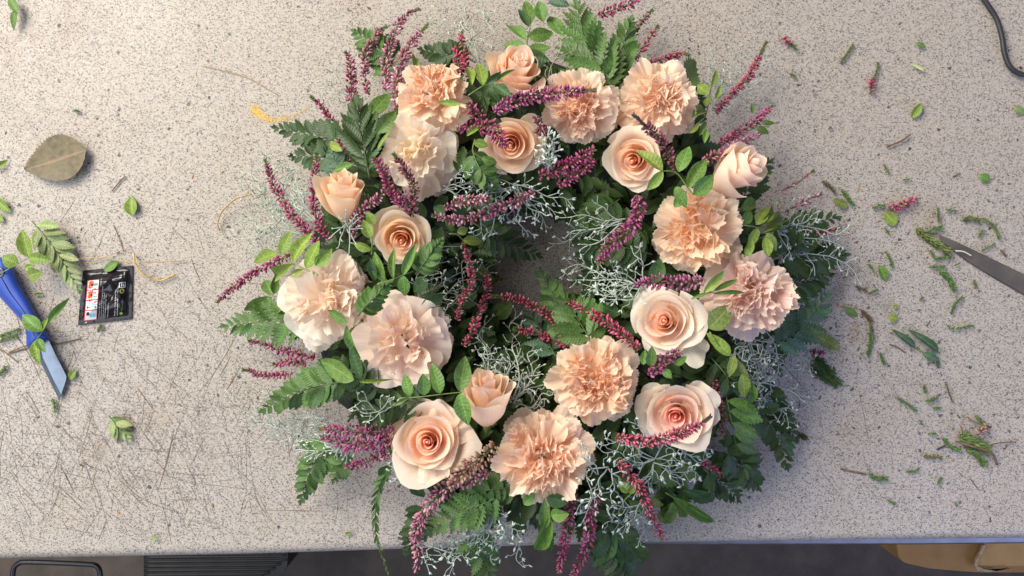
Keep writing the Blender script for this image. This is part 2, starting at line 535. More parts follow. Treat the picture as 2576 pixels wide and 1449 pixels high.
zc = -0.42
put_tube("crate_handle", "black rounded steel handle frame below the left end of the table edge", "handle",
         [(30, 1530, zc), (31, 1470, zc), (34, 1432, zc), (46, 1418, zc), (62, 1414, zc), (140, 1416, zc), (226, 1420, zc), (243, 1424, zc), (251, 1438, zc), (253, 1470, zc), (253, 1530, zc)], 0.0036, M_TUBE, n=90)
# ridged dark tray
tray = empty("ridged_tray", "dark brown ridged plastic tray under the table edge left of the wreath", "tray", P(540, 1440, -0.6))
def slab(name, poly, z0, z1, mat, parent=None, bev=0.0, color=None):
    n = len(poly)
    top = [P(x, y, z1) for x, y in poly]
    cx = sum(p.x for p in top) / n; cy = sum(p.y for p in top) / n
    rings = [[(p.x, p.y, z0) for p in top], [(p.x, p.y, z1 - bev) for p in top]]
    if bev:
        rings.append([(p.x + (cx - p.x) * 0 - (p.x - cx) / (math.hypot(p.x - cx, p.y - cy) + 1e-9) * bev, p.y - (p.y - cy) / (math.hypot(p.x - cx, p.y - cy) + 1e-9) * bev, z1) for p in top])
    v = [q for r in rings for q in r]
    f = []
    for k in range(len(rings) - 1):
        for i in range(n):
            j = (i + 1) % n
            f.append((k * n + i, k * n + j, (k + 1) * n + j, (k + 1) * n + i))
    m_ = (len(rings) - 1) * n
    f.append(tuple(m_ + i for i in range(n)))
    me = make_mesh(name, v, f, mat, smooth=False)
    if color is not None: pass
    o = link(name, me, parent, color)
    if parent is not None: o.matrix_parent_inverse = Matrix.Translation(-parent.location)
    return o
zt = -0.60
slab("tray_body", [(362, 1340), (716, 1340), (724, 1395), (722, 1425), (712, 1440), (690, 1452), (640, 1462), (640, 1500), (362, 1500)][::-1], zt - 0.15, zt - 0.012, M_PLASTIC, tray)
for k in range(7):
    y0 = 1388 + k * 11
    xr = 722 if k < 3 else 722 - (k - 2) * 14
    pts = [tuple(P(x, y, zt - 0.0136)) for x, y in ((364, y0 + 3), (540, y0 + 1), (xr - 20, y0 - 1), (xr, y0 - 4))]
    s = Soup(); tube(s, spline(pts, 20), 0.0035, 0.0032, 8)
    o = link("ridge", s.mesh("ridge", M_PLASTIC), tray); o.matrix_parent_inverse = Matrix.Translation(-tray.location)
# cardboard
M_CARD = simple("brown_cardboard", (0.30, 0.158, 0.048), 0.75, noise=0.12, scale=30)
M_CARD2 = simple("pale_cardboard", (0.44, 0.25, 0.085), 0.75, noise=0.12, scale=30)
M_TORN = simple("torn_cardboard", (0.36, 0.26, 0.15), 0.9, noise=0.3, scale=200, bump=0.8)
box = empty("cardboard_box", "torn brown cardboard box with rounded corner below the right table edge", "box", P(2400, 1420, -0.4))
zb = -0.40
slab("box_panel", [(2255, 1330), (2256, 1372), (2260, 1398), (2270, 1412), (2284, 1418), (2340, 1430), (2420, 1437), (2470, 1440), (2700, 1440), (2700, 1330)], zb - 0.2, zb, M_CARD, box)
slab("box_flap", [(2477, 1330), (2476, 1372), (2470, 1388), (2462, 1402), (2456, 1420), (2462, 1424), (2540, 1424), (2700, 1418), (2700, 1330)], zb + 0.002, zb + 0.008, M_CARD2, box)
slab("torn_edge", [(2474, 1372), (2480, 1372), (2474, 1388), (2463, 1408), (2460, 1424), (2475, 1432), (2500, 1430), (2510, 1437), (2540, 1430), (2490, 1440), (2460, 1436), (2452, 1424), (2455, 1410), (2464, 1392)], zb + 0.0085, zb + 0.013, M_TORN, box)
put_tube("dry_twig", "pale dry forked twig lying on the floor beside the dark tray", "twig", [(672, 1440, ZF + .01), (684, 1412, ZF + .012), (700, 1407, ZF + .012), (728, 1402, ZF + .01)], 0.0012, M_STRAW, 5, 12)

# ------------------------------------------------------------------ leaf and pinna meshes (shared)
def leaf_mesh(name, mat, seed, teeth=0, lobed=0.0, blunt=0.5, fold=0.22, droop=0.16, twist=0.0, n=14, notch=0.80):
    """leaf of length 1 and width 1 (scaled on use) lying along +X"""
    r = random.Random(seed)
    s = Soup()
    seg = max(n, teeth * 2)
    t = np.linspace(0, 1, seg + 1)
    w = np.sin(np.pi * t ** (0.75 + 0.35 * (1 - blunt))) ** (0.85 if blunt > 0.4 else 1.0) * 0.5
    if lobed: w = np.sin(np.pi * np.clip(t, 0, 1) ** 0.62) ** 0.8 * 0.5
    w[0] = 0.012; w[-1] = 0.004
    shift = np.zeros_like(t)
    if teeth:
        for i in range(1, seg):
            if i % 2 == 1:
                w[i] *= 1 + 0.06 * r.random(); shift[i] = 0.35 / teeth
            else:
                w[i] *= (0.62 - lobed * 0.25) if lobed else notch
                shift[i] = -0.05 / teeth
    else:
        w = w * (1 + 0.03 * np.array([r.uniform(-1, 1) for _ in t]))
    x = t
    zc = -droop * t ** 2 + 0.03 * np.sin(t * 5 + r.random() * 6)
    cols = []; uvs = []
    for k, cfr in enumerate((-1, -0.55, 0, 0.55, 1)):
        lw = w * (1 + (0.05 * r.uniform(-1, 1)))
        y = lw * cfr
        xx = x + shift * abs(cfr) * (1 if abs(cfr) == 1 else 0.5)
        zz = zc + fold * np.abs(y) * (1 if abs(cfr) < 1 else 0.92) + twist * y * t + 0.012 * np.sin(9 * t + 2 * cfr + r.random()) * (abs(cfr))
        cols.append(np.stack([xx, y, zz], 1)); uvs.append(np.stack([x, np.full_like(x, cfr)], 1))
    v = np.stack(cols, 1).reshape(-1, 3); uv = np.stack(uvs, 1).reshape(-1, 2)
    return make_mesh(name, v, grid_faces(5, seg + 1), mat, uv)


LEAVES = [leaf_mesh("leaf", M_LEAF, k, blunt=0.75, fold=0.15 + 0.12 * (k % 3), droop=0.05 + 0.07 * (k % 4), twist=(-.25, .25, .1, -.1, .3, 0)[k]) for k in range(6)]
PINNAE = [leaf_mesh("pinna", M_FERN, 20 + k, teeth=8 + k % 3, fold=0.10 + .1 * (k % 2), droop=0.05 + 0.06 * (k % 3), twist=(-.3, .3, .1, -.1)[k % 4]) for k in range(6)]
LOBED = [leaf_mesh("pinna", M_FERN, 40 + k, teeth=6 + k % 2, lobed=0.55, fold=0.12, droop=0.05 + 0.05 * k, twist=(-.2, .2, 0)[k % 3]) for k in range(4)]
OLDLEAF = leaf_mesh("leaf", M_OLD, 61, teeth=20, blunt=0.9, fold=0.10, droop=0.02, n=30, notch=0.95)


def orient(b, tip, width, roll=0.0, lift=None):
    """matrix that lays a unit leaf from b to tip (Vectors)"""
    d = tip - b
    ln = d.length
    x = d.normalized()
    up = Vector((0, 0, 1))
    if abs(x.z) > 0.95: up = Vector((0, 1, 0))
    y = up.cross(x).normalized()
    z = x.cross(y)
    q = Matrix.Rotation(roll, 3, x)
    y = q @ y; z = q @ z
    m = Matrix((( x.x * ln, y.x * width, z.x * ln * .8, b.x), (x.y * ln, y.y * width, z.y * ln * .8, b.y), (x.z * ln, y.z * width, z.z * ln * .8, b.z), (0, 0, 0, 1)))
    return m


def jit(c, a=0.12, r=rnd):
    k = 1 + r.uniform(-a, a)
    return tuple(max(0, x * k * (1 + r.uniform(-a, a) * 0.5)) for x in c)


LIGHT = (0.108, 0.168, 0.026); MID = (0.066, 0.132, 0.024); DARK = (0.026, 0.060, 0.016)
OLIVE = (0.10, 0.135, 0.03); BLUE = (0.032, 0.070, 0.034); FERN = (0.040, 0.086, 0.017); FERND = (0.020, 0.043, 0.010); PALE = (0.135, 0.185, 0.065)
TINT = dict(l=LIGHT, m=MID, d=DARK, o=OLIVE, b=BLUE, f=FERN, k=FERND, p=PALE)


def twig(label, stem, leaves, dz=0.02, cat="leaf sprig", group="leafy green sprigs in the wreath", onz=None, name="leaf_sprig", r=1.6):
    """leaves: (bx,by,tx,ty,width,tint[,roll]); a stem polyline in picture units (or None)"""
    def zz(x, y): return (onz if onz is not None else zsurf(x, y) + dz)
    x0, y0 = (stem[0] if stem else leaves[0][:2])
    o0 = P(x0, y0, zz(x0, y0))
    o = empty(name, label, cat, o0, group)
    inv = Matrix.Translation(-o0)
    if stem:
        q = spline([tuple(P(x, y, zz(x, y) - 0.001)) for x, y in stem], 6 * len(stem))
        s = Soup(); tube(s, q, r * S, r * .55 * S, 6)
        link("stem", s.mesh("stem", M_STEM, True, o0), o)
    for lf in leaves:
        bx, by, tx, ty, w, tint = lf[:6]
        roll = lf[6] if len(lf) > 6 else rnd.uniform(-0.35, 0.35)
        zb = zz(bx, by); zt = zz(tx, ty) + (rnd.uniform(-0.006, 0.010) if onz is None else rnd.uniform(0.001, 0.005))
        b_, t_ = P(bx, by, zb), P(tx, ty, zt)
        ww = w * S * (H - zb) / H * 1.12
        link("leaf", rnd.choice(LEAVES), o, jit(TINT[tint]), inv @ orient(b_, t_, ww, roll))
    return o


def frond(label, pts, Lp, n=9, sides=3, tint='f', dz=0.0, kind='p', ang=58, wr=0.47, onz=None, prof=None, group="leatherleaf fern fronds round the wreath", droop=0.12, tip=True, name="fern_frond"):
    """fern frond: pts base->tip in picture units, Lp longest pinna in picture units"""
    q = spline(pts, 60)
    def zz(x, y, t): return onz + 0.001 if onz is not None else zsurf(x, y) + dz + 0.012 * math.sin(t * math.pi)
    x0, y0 = q[0]
    o0 = P(x0, y0, zz(x0, y0, 0))
    o = empty(name, label, "fern frond", o0, group)
    inv = Matrix.Translation(-o0)
    p3 = np.array([tuple(P(x, y, zz(x, y, i / 59))) for i, (x, y) in enumerate(q)])
    s = Soup(); tube(s, p3[::3], 1.7 * S, 0.6 * S, 5)
    link("stem", s.mesh("stem", M_FSTEM, True, o0), o)
    lib = PINNAE if kind == 'p' else LOBED
    wr = wr * 1.22
    n = int(round(n * 1.22))
    for k in range(n):
        t = 0.06 + 0.90 * (k + 0.2) / n
        for sd in (1, -1):
            if sides == 1 and sd == -1: continue
            if sides == 2 and sd == 1: continue
            tt = min(0.985, t + (0.35 / n if sd > 0 else 0))
            i = int(tt * 59)
            d = q[min(59, i + 1)] - q[max(0, i - 1)]; d /= np.linalg.norm(d) + 1e-9
            a = R_(ang * (1 - 0.35 * tt) + rnd.uniform(-6, 6)) * sd
            e = np.array([d[0] * math.cos(a) - d[1] * math.sin(a), d[0] * math.sin(a) + d[1] * math.cos(a)])
            ln = Lp * (min(1, 0.70 + tt * 1.4) * (1 - tt ** 1.7) + 0.10) * rnd.uniform(0.88, 1.1)
            x, y = q[i]; tx, ty = x + e[0] * ln, y + e[1] * ln
            zb = zz(x, y, tt)
            if onz is not None: zt = onz + rnd.uniform(0.0005, 0.004)
            else: zt = max(0.004, zb - droop * ln * S + rnd.uniform(-0.003, 0.003))
            b_, t_ = P(x, y, zb), P(tx, ty, zt)
            ww = ln * wr * S * (H - zb) / H
            link("pinna", rnd.choice(lib), o, jit(TINT[tint], 0.16), inv @ orient(b_, t_, ww, rnd.uniform(-0.5, 0.5)))
    if tip:
        d = q[59] - q[50]; d /= np.linalg.norm(d)
        x, y = q[52]; ln = Lp * 0.38
        zb = zz(x, y, .9)
        link("pinna", lib[0], o, jit(TINT[tint]), inv @ orient(P(x, y, zb), P(x + d[0] * ln, y + d[1] * ln, max(0.004, zb - .001)), ln * 0.4 * S, 0))
    return o


# ------------------------------------------------------------------ wreath body
ring0 = P(WC[0], WC[1], 0.0)
wreath = empty("wreath_base", "dark moss ring of the wreath packed with short greenery under the flowers", "wreath base", ring0)
nu, nv = 96, 20
vv = []
for i in range(nu):
    a = 2 * math.pi * i / nu
    for j in range(nv):
        b = 2 * math.pi * j / nv
        rr = (410 + 150 * math.cos(b)) * S * 0.93; z = 0.036 + 0.036 * math.sin(b)
        k = 1 + 0.03 * math.sin(9 * a + 3 * b) + 0.02 * math.sin(23 * a - 5 * b)
        vv.append((rr * math.cos(a) * k, rr * math.sin(a) * k, z))
i = np.arange(nu)[:, None]; j = np.arange(nv)[None, :]
f = np.stack([(i * nv + j).ravel(), (((i + 1) % nu) * nv + j).ravel(), (((i + 1) % nu) * nv + (j + 1) % nv).ravel(), (i * nv + (j + 1) % nv).ravel()], 1)
link("moss_ring", make_mesh("moss_ring", vv, f, M_MOSS), wreath)

# short dark greenery stuck all round the ring
s = Soup()
base_leaf = [LEAVES[0], LEAVES[2], PINNAE[0], PINNAE[3], PINNAE[1], LOBED[1]]
def mesh_np(me):
    v = np.empty(len(me.vertices) * 3, np.float32); me.vertices.foreach_get("co", v)
    f = np.empty(len(me.polygons) * 4, np.int32); me.polygons.foreach_get("vertices", f)
    u = np.empty(len(me.loops) * 2, np.float32); me.uv_layers[0].data.foreach_get("uv", u)
    uvv = np.zeros((len(me.vertices), 2)); uvv[f] = u.reshape(-1, 2)
    return v.reshape(-1, 3), f.reshape(-1, 4), uvv
libnp = [mesh_np(m) for m in base_leaf]
r2 = random.Random(5)
def dmax(a):
    """how far the short greenery reaches, by direction (picture angle, y down)"""
    g = math.degrees(a) % 360
    return np.interp(g, [0, 30, 45, 70, 90, 120, 150, 180, 210, 230, 260, 290, 320, 345, 360], [690, 665, 690, 650, 640, 560, 545, 575, 560, 570, 560, 590, 590, 610, 690])


for k in range(4200):
    a = r2.uniform(0, 2 * math.pi)
    d = r2.uniform(150, 680) if k % 3 else r2.gauss(400, 110)
    if d < 150 or d > dmax(a) - 45: continue
    px, py = WC[0] + d * math.cos(a), WC[1] + d * math.sin(a)
    if ((px - 1350) / 150) ** 2 + ((py - 650) / 165) ** 2 < 1: continue
    a2 = a + r2.gauss(0, 0.8) + (math.pi if d < 320 else 0)
    ln = r2.uniform(35, 80)
    zb = zsurf(px, py) - r2.uniform(0.004, 0.030)
    if d < 300: zb = r2.uniform(.008, max(.012, zsurf(px, py) - .008))
    zt = zb + r2.uniform(-0.014, 0.010)
    m = np.array(orient(P(px, py, max(.006, zb)), P(px + ln * math.cos(a2), py + ln * math.sin(a2), max(.005, zt)), ln * r2.uniform(.32, .55) * S, r2.uniform(-.6, .6)))
    v, f, u = r2.choice(libnp)
    w = v @ m[:3, :3].T + m[:3, 3]
    s.add(w - np.array(ring0), f, u)
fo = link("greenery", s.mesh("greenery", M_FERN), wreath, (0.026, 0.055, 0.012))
tag(fo, kind='stuff')

# ------------------------------------------------------------------ flowers
def mix(a, b, t): return tuple(x * (1 - t) + y * t for x, y in zip(a, b))


def brt(c): return (min(.97, c[0] ** .5 * 1.02), min(.93, c[1] ** .53 * 1.02), min(.90, c[2] ** .55))


def flower_frame(cx, cy, z, lean, deg):
    p = P(cx, cy, z)
    view = (Vector((0, 0, H)) - p).normalized()
    l = Vector((lean[0], -lean[1], 0)); l = l.normalized() if l.length else Vector((1, 0, 0))
    ax = (view * math.cos(R_(deg)) + l * math.sin(R_(deg))).normalized()
    return p, ax


def frame_mat(ax, spin):
    z = ax; x = Vector((1, 0, 0)) - z * z.x; x.normalize(); y = z.cross(x)
    m = Matrix((x, y, z)).transposed()
    return m @ Matrix.Rotation(spin, 3, 'Z')


def rose_petal(theta, r0, r1, h, lip, wa, seed, n=13, m=11, tip=0.12, wave=0.03, inn=0.0, belly=0.35):
    r = random.Random(seed)
    u = np.linspace(-1, 1, n)[None, :]; v = np.linspace(0, 1, m)[:, None]
    top = 1 - 0.26 * np.abs(u) ** 2.6 + tip * np.exp(-(u / 0.22) ** 2) * 0.35
    ve = v * top
    vb = 0.85
    s = np.sin(np.clip(ve / vb, 0, 1) * math.pi / 2)
    rad = r0 + (r1 - r0) * (belly + (1 - belly) * s)
    rad = rad * (1 - inn * np.clip((ve - .5) / .5, 0, 1) ** 2)
    z = h * ve ** 1.05
    q = np.clip((ve - 0.66) / 0.34, 0, 1.2)
    rad = rad + lip * q ** 1.8
    z = z - lip * 0.55 * q ** 2.4
    ang = theta + wa * u * (0.72 + 0.28 * np.clip(ve * 2, 0, 1))
    rad = rad * (1 + 0.075 * u)
    p1, p2 = r.uniform(0, 6.3), r.uniform(0, 6.3)
    sc_ = r1 + 0.15 * lip
    rad = rad + wave * sc_ * ve ** 3 * (np.sin(3.1 * u + p1) + 0.5 * np.sin(6.7 * u + p2))
    z = z + wave * sc_ * ve ** 3 * (np.sin(3.7 * u + p2) + 0.35 * np.sin(8 * u + p1))
    # edges of the outer petals roll back
    rb = np.clip((np.abs(u) - 0.55) / 0.45, 0, 1) ** 2 * lip * 0.5 * ve
    rad = rad + rb * 0.6; z = z - rb * 0.5
    X = rad * np.cos(ang); Y = rad * np.sin(ang)
    V = np.stack([X, Y, z + 0 * X], 2).reshape(-1, 3)
    UV = np.stack([u + 0 * v, v + 0 * u], 2).reshape(-1, 2)
    return V, UV, grid_faces(n, m)


def rose(label, cx, cy, Rp, z=0.112, lean=(0, 0), deg=0, spin=0, openness=1.0, cin=(0.86, 0.43, 0.27), cout=(0.88, 0.66, 0.47), seed=1, n=19, tall=1.0, ell=1.0, extra=()):
    p, ax = flower_frame(cx, cy, z, lean, deg)
    R = Rp * S * (H - z) / H
    o = empty("rose", label, "rose", (0, 0, 0), "peach roses in the wreath")
    fm = frame_mat(ax, spin)
    hh = R * (0.86 + 0.84 * (1 - openness)) * tall
    org = p - ax * hh * (0.68 if openness > .6 else 0.5)
    mw = fm.to_4x4(); mw.translation = org
    o.matrix_world = mw
    r = random.Random(seed)
    th = r.uniform(0, 6)
    Rb = R * (0.72 + 0.15 * openness)
    for k in range(n):
        t = k / (n - 1)
        th += 2.39996 + r.uniform(-0.5, 0.5) * min(1, 2 * t)
        r1 = Rb * (0.05 + 0.95 * t ** 1.10) * r.uniform(1 - .13 * min(1, 2 * t), 1 + .10 * min(1, 2 * t))
        drop = max(0, (t - 0.35) / 0.65) ** 1.4
        h = hh * (1 - (0.40 * openness + 0.12) * drop) * (0.95 + 0.05 * min(1, t / 0.25)) * r.uniform(0.93, 1.04)
        lip = R * (0.05 + 0.20 * max(0, (t - 0.15) / 0.85) ** 1.6) * (0.55 + 0.45 * openness) * r.uniform(0.7, 1.25)
        wa = 1.75 - 0.62 * t
        V, UV, F = rose_petal(th, 0.05 * R, r1, h, lip, wa, seed * 100 + k, wave=0.012 + 0.055 * t, inn=0.22 * (1 - t) ** 2, tip=0.10 + 0.25 * t * r.random(), belly=0.22 + 0.2 * (1 - t))
        sh = 0.055 * R * min(1, 1.5 * t)
        V = V + np.array([r.gauss(0, sh), r.gauss(0, sh), 0.0])
        tl = r.gauss(0, .10) * min(1, 2 * t)
        V[:, 2] += tl * (V[:, 0] * math.cos(th) + V[:, 1] * math.sin(th)) * .6
        c = mix(cin, cout, min(1, max(0, (t - 0.15) / 0.75)) ** 0.9)
        c = jit(c, 0.045, r)
        link("petal", make_mesh("petal", V, F, M_ROSE, UV), o, (*brt(c), 0.60 - 0.4 * t))
    for e in extra:        # loose outer petals: (angle deg, elevation deg, length factor, half width, droop)
        V, UV, F = fan_petal(R * e[2], R_(e[1]), e[4], e[3], 0.07, 2.2, r.randrange(999), serr=0.0, n=17, m=12, claw=0.5)
        a = R_(e[0]); ca, sa = math.cos(a), math.sin(a)
        V = np.stack([V[:, 0] * ca - V[:, 1] * sa, V[:, 0] * sa + V[:, 1] * ca, V[:, 2] + hh * e[5] if len(e) > 5 else V[:, 2] + hh * 0.15], 1)
        link("petal", make_mesh("petal", V, F, M_ROSE, UV), o, (*brt(jit(e[6] if len(e) > 6 else cout, .03, r)), 0.2))
    # tight rolled heart
    s = Soup(); tube(s, [(0, 0, hh * .35), (0.004 * R, 0, hh * .7), (0, 0.004 * R, hh * .90)], 0.045 * R, 0.030 * R, 7)
    link("petal", s.mesh("petal", M_ROSE), o, (*brt(cin), 0.3))
    # green cup under the petals
    s = Soup(); tube(s, [(0, 0, -0.5 * R), (0, 0, -0.12 * R), (0, 0, 0.02 * R)], 0.05 * R, 0.22 * R, 8)
    link("hip", s.mesh("hip", M_STEM), o)
    return o


def fan_petal(Ln, e0, bend, wid, ruff, freq, seed, serr=0.06, n=25, m=11, claw=0.25, crumple=0.0):
    """fan petal along +X from the origin; e0 start elevation, bend added by the rim, wid half fan angle"""
    r = random.Random(seed)
    u = np.linspace(-1, 1, n); v = np.linspace(0, 1, m)
    U, Vv = np.meshgrid(u, v)
    teeth = np.array([((i * 7919 + seed * 13) % 10) / 10.0 for i in range(n)])
    tri = np.where(np.arange(n) % 2 == 0, 0.0, 1.0)
    edge = 1 - serr * (0.32 * tri + 0.55 * teeth) - 0.13 * u ** 2 - 0.22 * np.abs(u) ** 5 + 0.05 * np.sin(u * 4 + r.random() * 6)
    l = Vv * (1 + (edge[None, :] - 1) * Vv ** 2)
    ang = U * wid * (claw + (1 - claw) * np.clip(Vv * 1.6, 0, 1) ** 0.7)
    # centre line with changing elevation
    k = np.linspace(0, 1.15, 40)
    el = e0 + bend * k ** 1.4
    cxs = np.concatenate([[0], np.cumsum(np.cos(el[:-1]) * np.diff(k))]); czs = np.concatenate([[0], np.cumsum(np.sin(el[:-1]) * np.diff(k))])
    li = l * np.cos(ang * 0.9)
    X = np.interp(li, k, cxs); Z = np.interp(li, k, czs); E = np.interp(li, k, el)
    Y = l * np.sin(ang)
    p1, p2, p3 = [r.uniform(0, 6.3) for _ in range(3)]
    nd = ruff * Vv ** 1.7 * np.sin(freq * U * 2 + p1) + 0.55 * ruff * Vv ** 2.5 * np.sin(freq * 4.3 * U + p2 + 1.5 * Vv) + crumple * Vv * np.sin(6 * Vv + 3.3 * U + p3) + 0.28 * ruff * Vv ** 5 * np.sin(freq * 9.5 * U + p3)
    nd = nd + 0.05 * U ** 2 * Vv
    X = X - np.sin(E) * nd; Z = Z + np.cos(E) * nd
    V = np.stack([X, Y, Z], 2).reshape(-1, 3) * Ln
    UV = np.stack([U, Vv], 2).reshape(-1, 2)
    return V, UV, grid_faces(n, m)


def carnation(label, cx, cy, Rp, z=0.108, lean=(0, 0), deg=0, spin=0, rim=(0.88, 0.60, 0.42), heart=(0.87, 0.50, 0.32), seed=1, rings=None, alpha=0.55, dome=1.0, extra=(), ell=(1, 1), outer=None):
    p, ax = flower_frame(cx, cy, z, lean, deg)
    R = Rp * 1.06 * S * (H - z) / H
    o = empty("carnation", label, "carnation", (0, 0, 0), "peach carnations in the wreath")
    mw = frame_mat(ax, spin).to_4x4(); mw.translation = p - ax * R * 0.32
    mw = mw @ Matrix.Diagonal((ell[0], ell[1], 1, 1))
    o.matrix_world = mw
    r = random.Random(seed)
    # (count, length, elevation, bend, half width, ruffle, freq, base height, serration)
    rings = rings or [(8, 1.06, 0, -28, 0.56, 0.06, 1.9, 0.00, .07), (9, 0.99, 13, -14, 0.56, 0.09, 2.1, 0.10, .08), (9, 0.87, 22, 2, 0.54, 0.12, 2.2, 0.20, .09),
                      (9, 0.73, 28, 18, 0.54, 0.16, 2.3, 0.30, .10), (8, 0.59, 34, 32, 0.55, 0.20, 2.4, 0.38, .11), (7, 0.45, 42, 40, 0.58, 0.24, 2.5, 0.44, .11), (5, 0.33, 52, 40, 0.6, 0.27, 2.5, 0.46, .12), (4, 0.24, 64, 24, 0.75, 0.30, 2.5, 0.49, .12)]
    for ri, (cnt, ln, el, bend, wid, ruff, fq, bz, ser) in enumerate(rings):
        t = ri / max(1, len(rings) - 1)
        off = r.uniform(0, 6.3)
        for k in range(cnt):
            a = off + 2 * math.pi * k / cnt + r.uniform(-0.22, 0.22)
            bx_ = by_ = 0.0
            yaw = 0.0
            if ri >= 2:
                q_ = 0.10 + 0.05 * ri
                bx_, by_ = r.gauss(0, q_) * 0.7 * R, r.gauss(0, q_) * 0.7 * R
                yaw = r.gauss(0, 0.10 * ri)
            V, UV, F = fan_petal(R * ln * r.uniform(0.90, 1.06), R_(el + r.uniform(-9, 9) * (1 + .3 * ri)), R_(bend + r.uniform(-16, 16)), wid * r.uniform(0.85, 1.15), ruff * r.uniform(0.7, 1.35), fq * r.uniform(.85, 1.2), r.randrange(9999), serr=ser, crumple=0.03 * t, n=27 if ri < 3 else 23)
            V = V + np.array([0.06 * R * (1 - t), 0, bz * R])
            V[:, 2] *= dome
            tw = r.uniform(-0.35, 0.35) * (0.3 + t)
            y, zc_ = V[:, 1].copy(), V[:, 2].copy()
            ca, sa = math.cos(a), math.sin(a)
            cy_, sy_ = math.cos(a + yaw), math.sin(a + yaw)
            V = np.stack([V[:, 0] * cy_ - y * sy_ + bx_, V[:, 0] * sy_ + y * cy_ + by_, zc_ + tw * y], 1)
            c = jit(mix(rim if outer is None or ri > 1 else outer, heart, t ** 1.1), 0.045, r)
            link("petal", make_mesh("petal", V, F, M_CARN, UV), o, (*brt(c), alpha))
    for e in extra:
        V, UV, F = fan_petal(R * e[2], R_(e[1]), e[4], e[3], 0.05, 1.6, r.randrange(999), serr=0.07, n=27, m=12)
        a = R_(e[0]); ca, sa = math.cos(a), math.sin(a)
        V = np.stack([V[:, 0] * ca - V[:, 1] * sa, V[:, 0] * sa + V[:, 1] * ca, V[:, 2] + R * (e[5] if len(e) > 5 else 0)], 1)
        link("petal", make_mesh("petal", V, F, M_CARN, UV), o, (*brt(jit(e[6] if len(e) > 6 else rim, .03, r)), alpha * .4))
    s = Soup(); tube(s, [(0, 0, -0.55 * R), (0, 0, -0.3 * R), (0, 0, -0.06 * R)], 0.06 * R, 0.13 * R, 8)
    link("calyx", s.mesh("calyx", M_STEM), o)
    return o


PEACH = (0.86, 0.50, 0.32); DEEP = (0.87, 0.40, 0.25); CREAM = (0.87, 0.70, 0.48); APRI = (0.86, 0.54, 0.30); BLUSH = (0.87, 0.52, 0.41); PINK = (0.86, 0.34, 0.31); PALEP = (0.88, 0.69, 0.55)

rose("half open peach rose tilted away at the top, left of the tall fern", 1297, 180, 82, lean=(0.35, -1), deg=44, openness=0.45, cin=BLUSH, cout=(0.88, 0.60, 0.42), seed=11, n=19)
rose("open peach rose with magenta heather lying across its upper left petals", 1284, 364, 84, lean=(-0.4, 0.6), deg=10, openness=0.95, cin=(0.87, 0.42, 0.22), cout=(0.87, 0.62, 0.38), seed=12, extra=[(30, 20, 1.15, .7, -.4), (-20, 10, 1.1, .6, -.4)])
rose("pale peach rose with its right petals under a light green leaf, upper right", 1593, 404, 84, lean=(-0.9, 0.3), deg=14, openness=0.95, cin=(0.88, 0.46, 0.29), cout=(0.88, 0.68, 0.50), seed=13)
rose("blush rosebud seen from the side with its pink tip pointing right, at the upper right", 1855, 432, 80, lean=(1, -0.55), deg=56, openness=0.35, cin=(0.88, 0.48, 0.36), cout=(0.88, 0.70, 0.54), seed=14, n=17, tall=1.15)
rose("apricot rosebud seen from the side between upright heather spikes at the left rim", 862, 494, 74, lean=(-0.1, -1), deg=62, openness=0.35, cin=(0.86, 0.47, 0.25), cout=(0.87, 0.60, 0.36), seed=15, n=17, tall=1.15)
rose("small open apricot rose with fern tips lying over its lower right petals", 1010, 602, 79, lean=(-0.1, 0.2), deg=14, openness=0.85, cin=(0.86, 0.42, 0.21), cout=(0.87, 0.66, 0.41), seed=16)
rose("blush rose with a limp cream petal hanging from its lower right side", 1672, 808, 89, lean=(-0.6, -0.3), deg=12, openness=0.95, cin=(0.88, 0.50, 0.36), cout=(0.88, 0.76, 0.62), seed=17, n=21, extra=[(-48, 5, 1.50, .42, -.5, 0.08, (0.80, 0.72, 0.48)), (5, 25, 1.15, .6, -.5, 0.08, (0.85, .75, .55))])
rose("slim rosebud seen from the side between a row of round leaves and silver twigs", 1224, 1003, 76, lean=(0, -1), deg=60, openness=0.30, cin=(0.88, 0.50, 0.36), cout=(0.88, 0.66, 0.46), seed=18, n=17, tall=1.35)
rose("largest open peach rose, face on, at the lower left of the wreath", 1076, 1112, 100, lean=(-0.3, 0.1), deg=8, openness=1.0, cin=(0.89, 0.45, 0.30), cout=(0.89, 0.66, 0.49), seed=19, n=20, extra=[(60, 22, 1.12, .55, -.5), (20, 20, 1.1, .5, -.4), (-80, 22, 1.08, .55, -.4)])
rose("pink hearted rose with broad cream outer petals and a heather spike across it, lower right", 1700, 1046, 95, lean=(-0.1, 0.4), deg=14, openness=0.95, cin=PINK, cout=(0.88, 0.70, 0.55), seed=20, n=18, extra=[(35, 15, 1.2, .6, -.4), (150, 20, 1.1, .6, -.4, .1, (0.84, .76, .56)), (0, 12, 1.12, .5, -.5)])

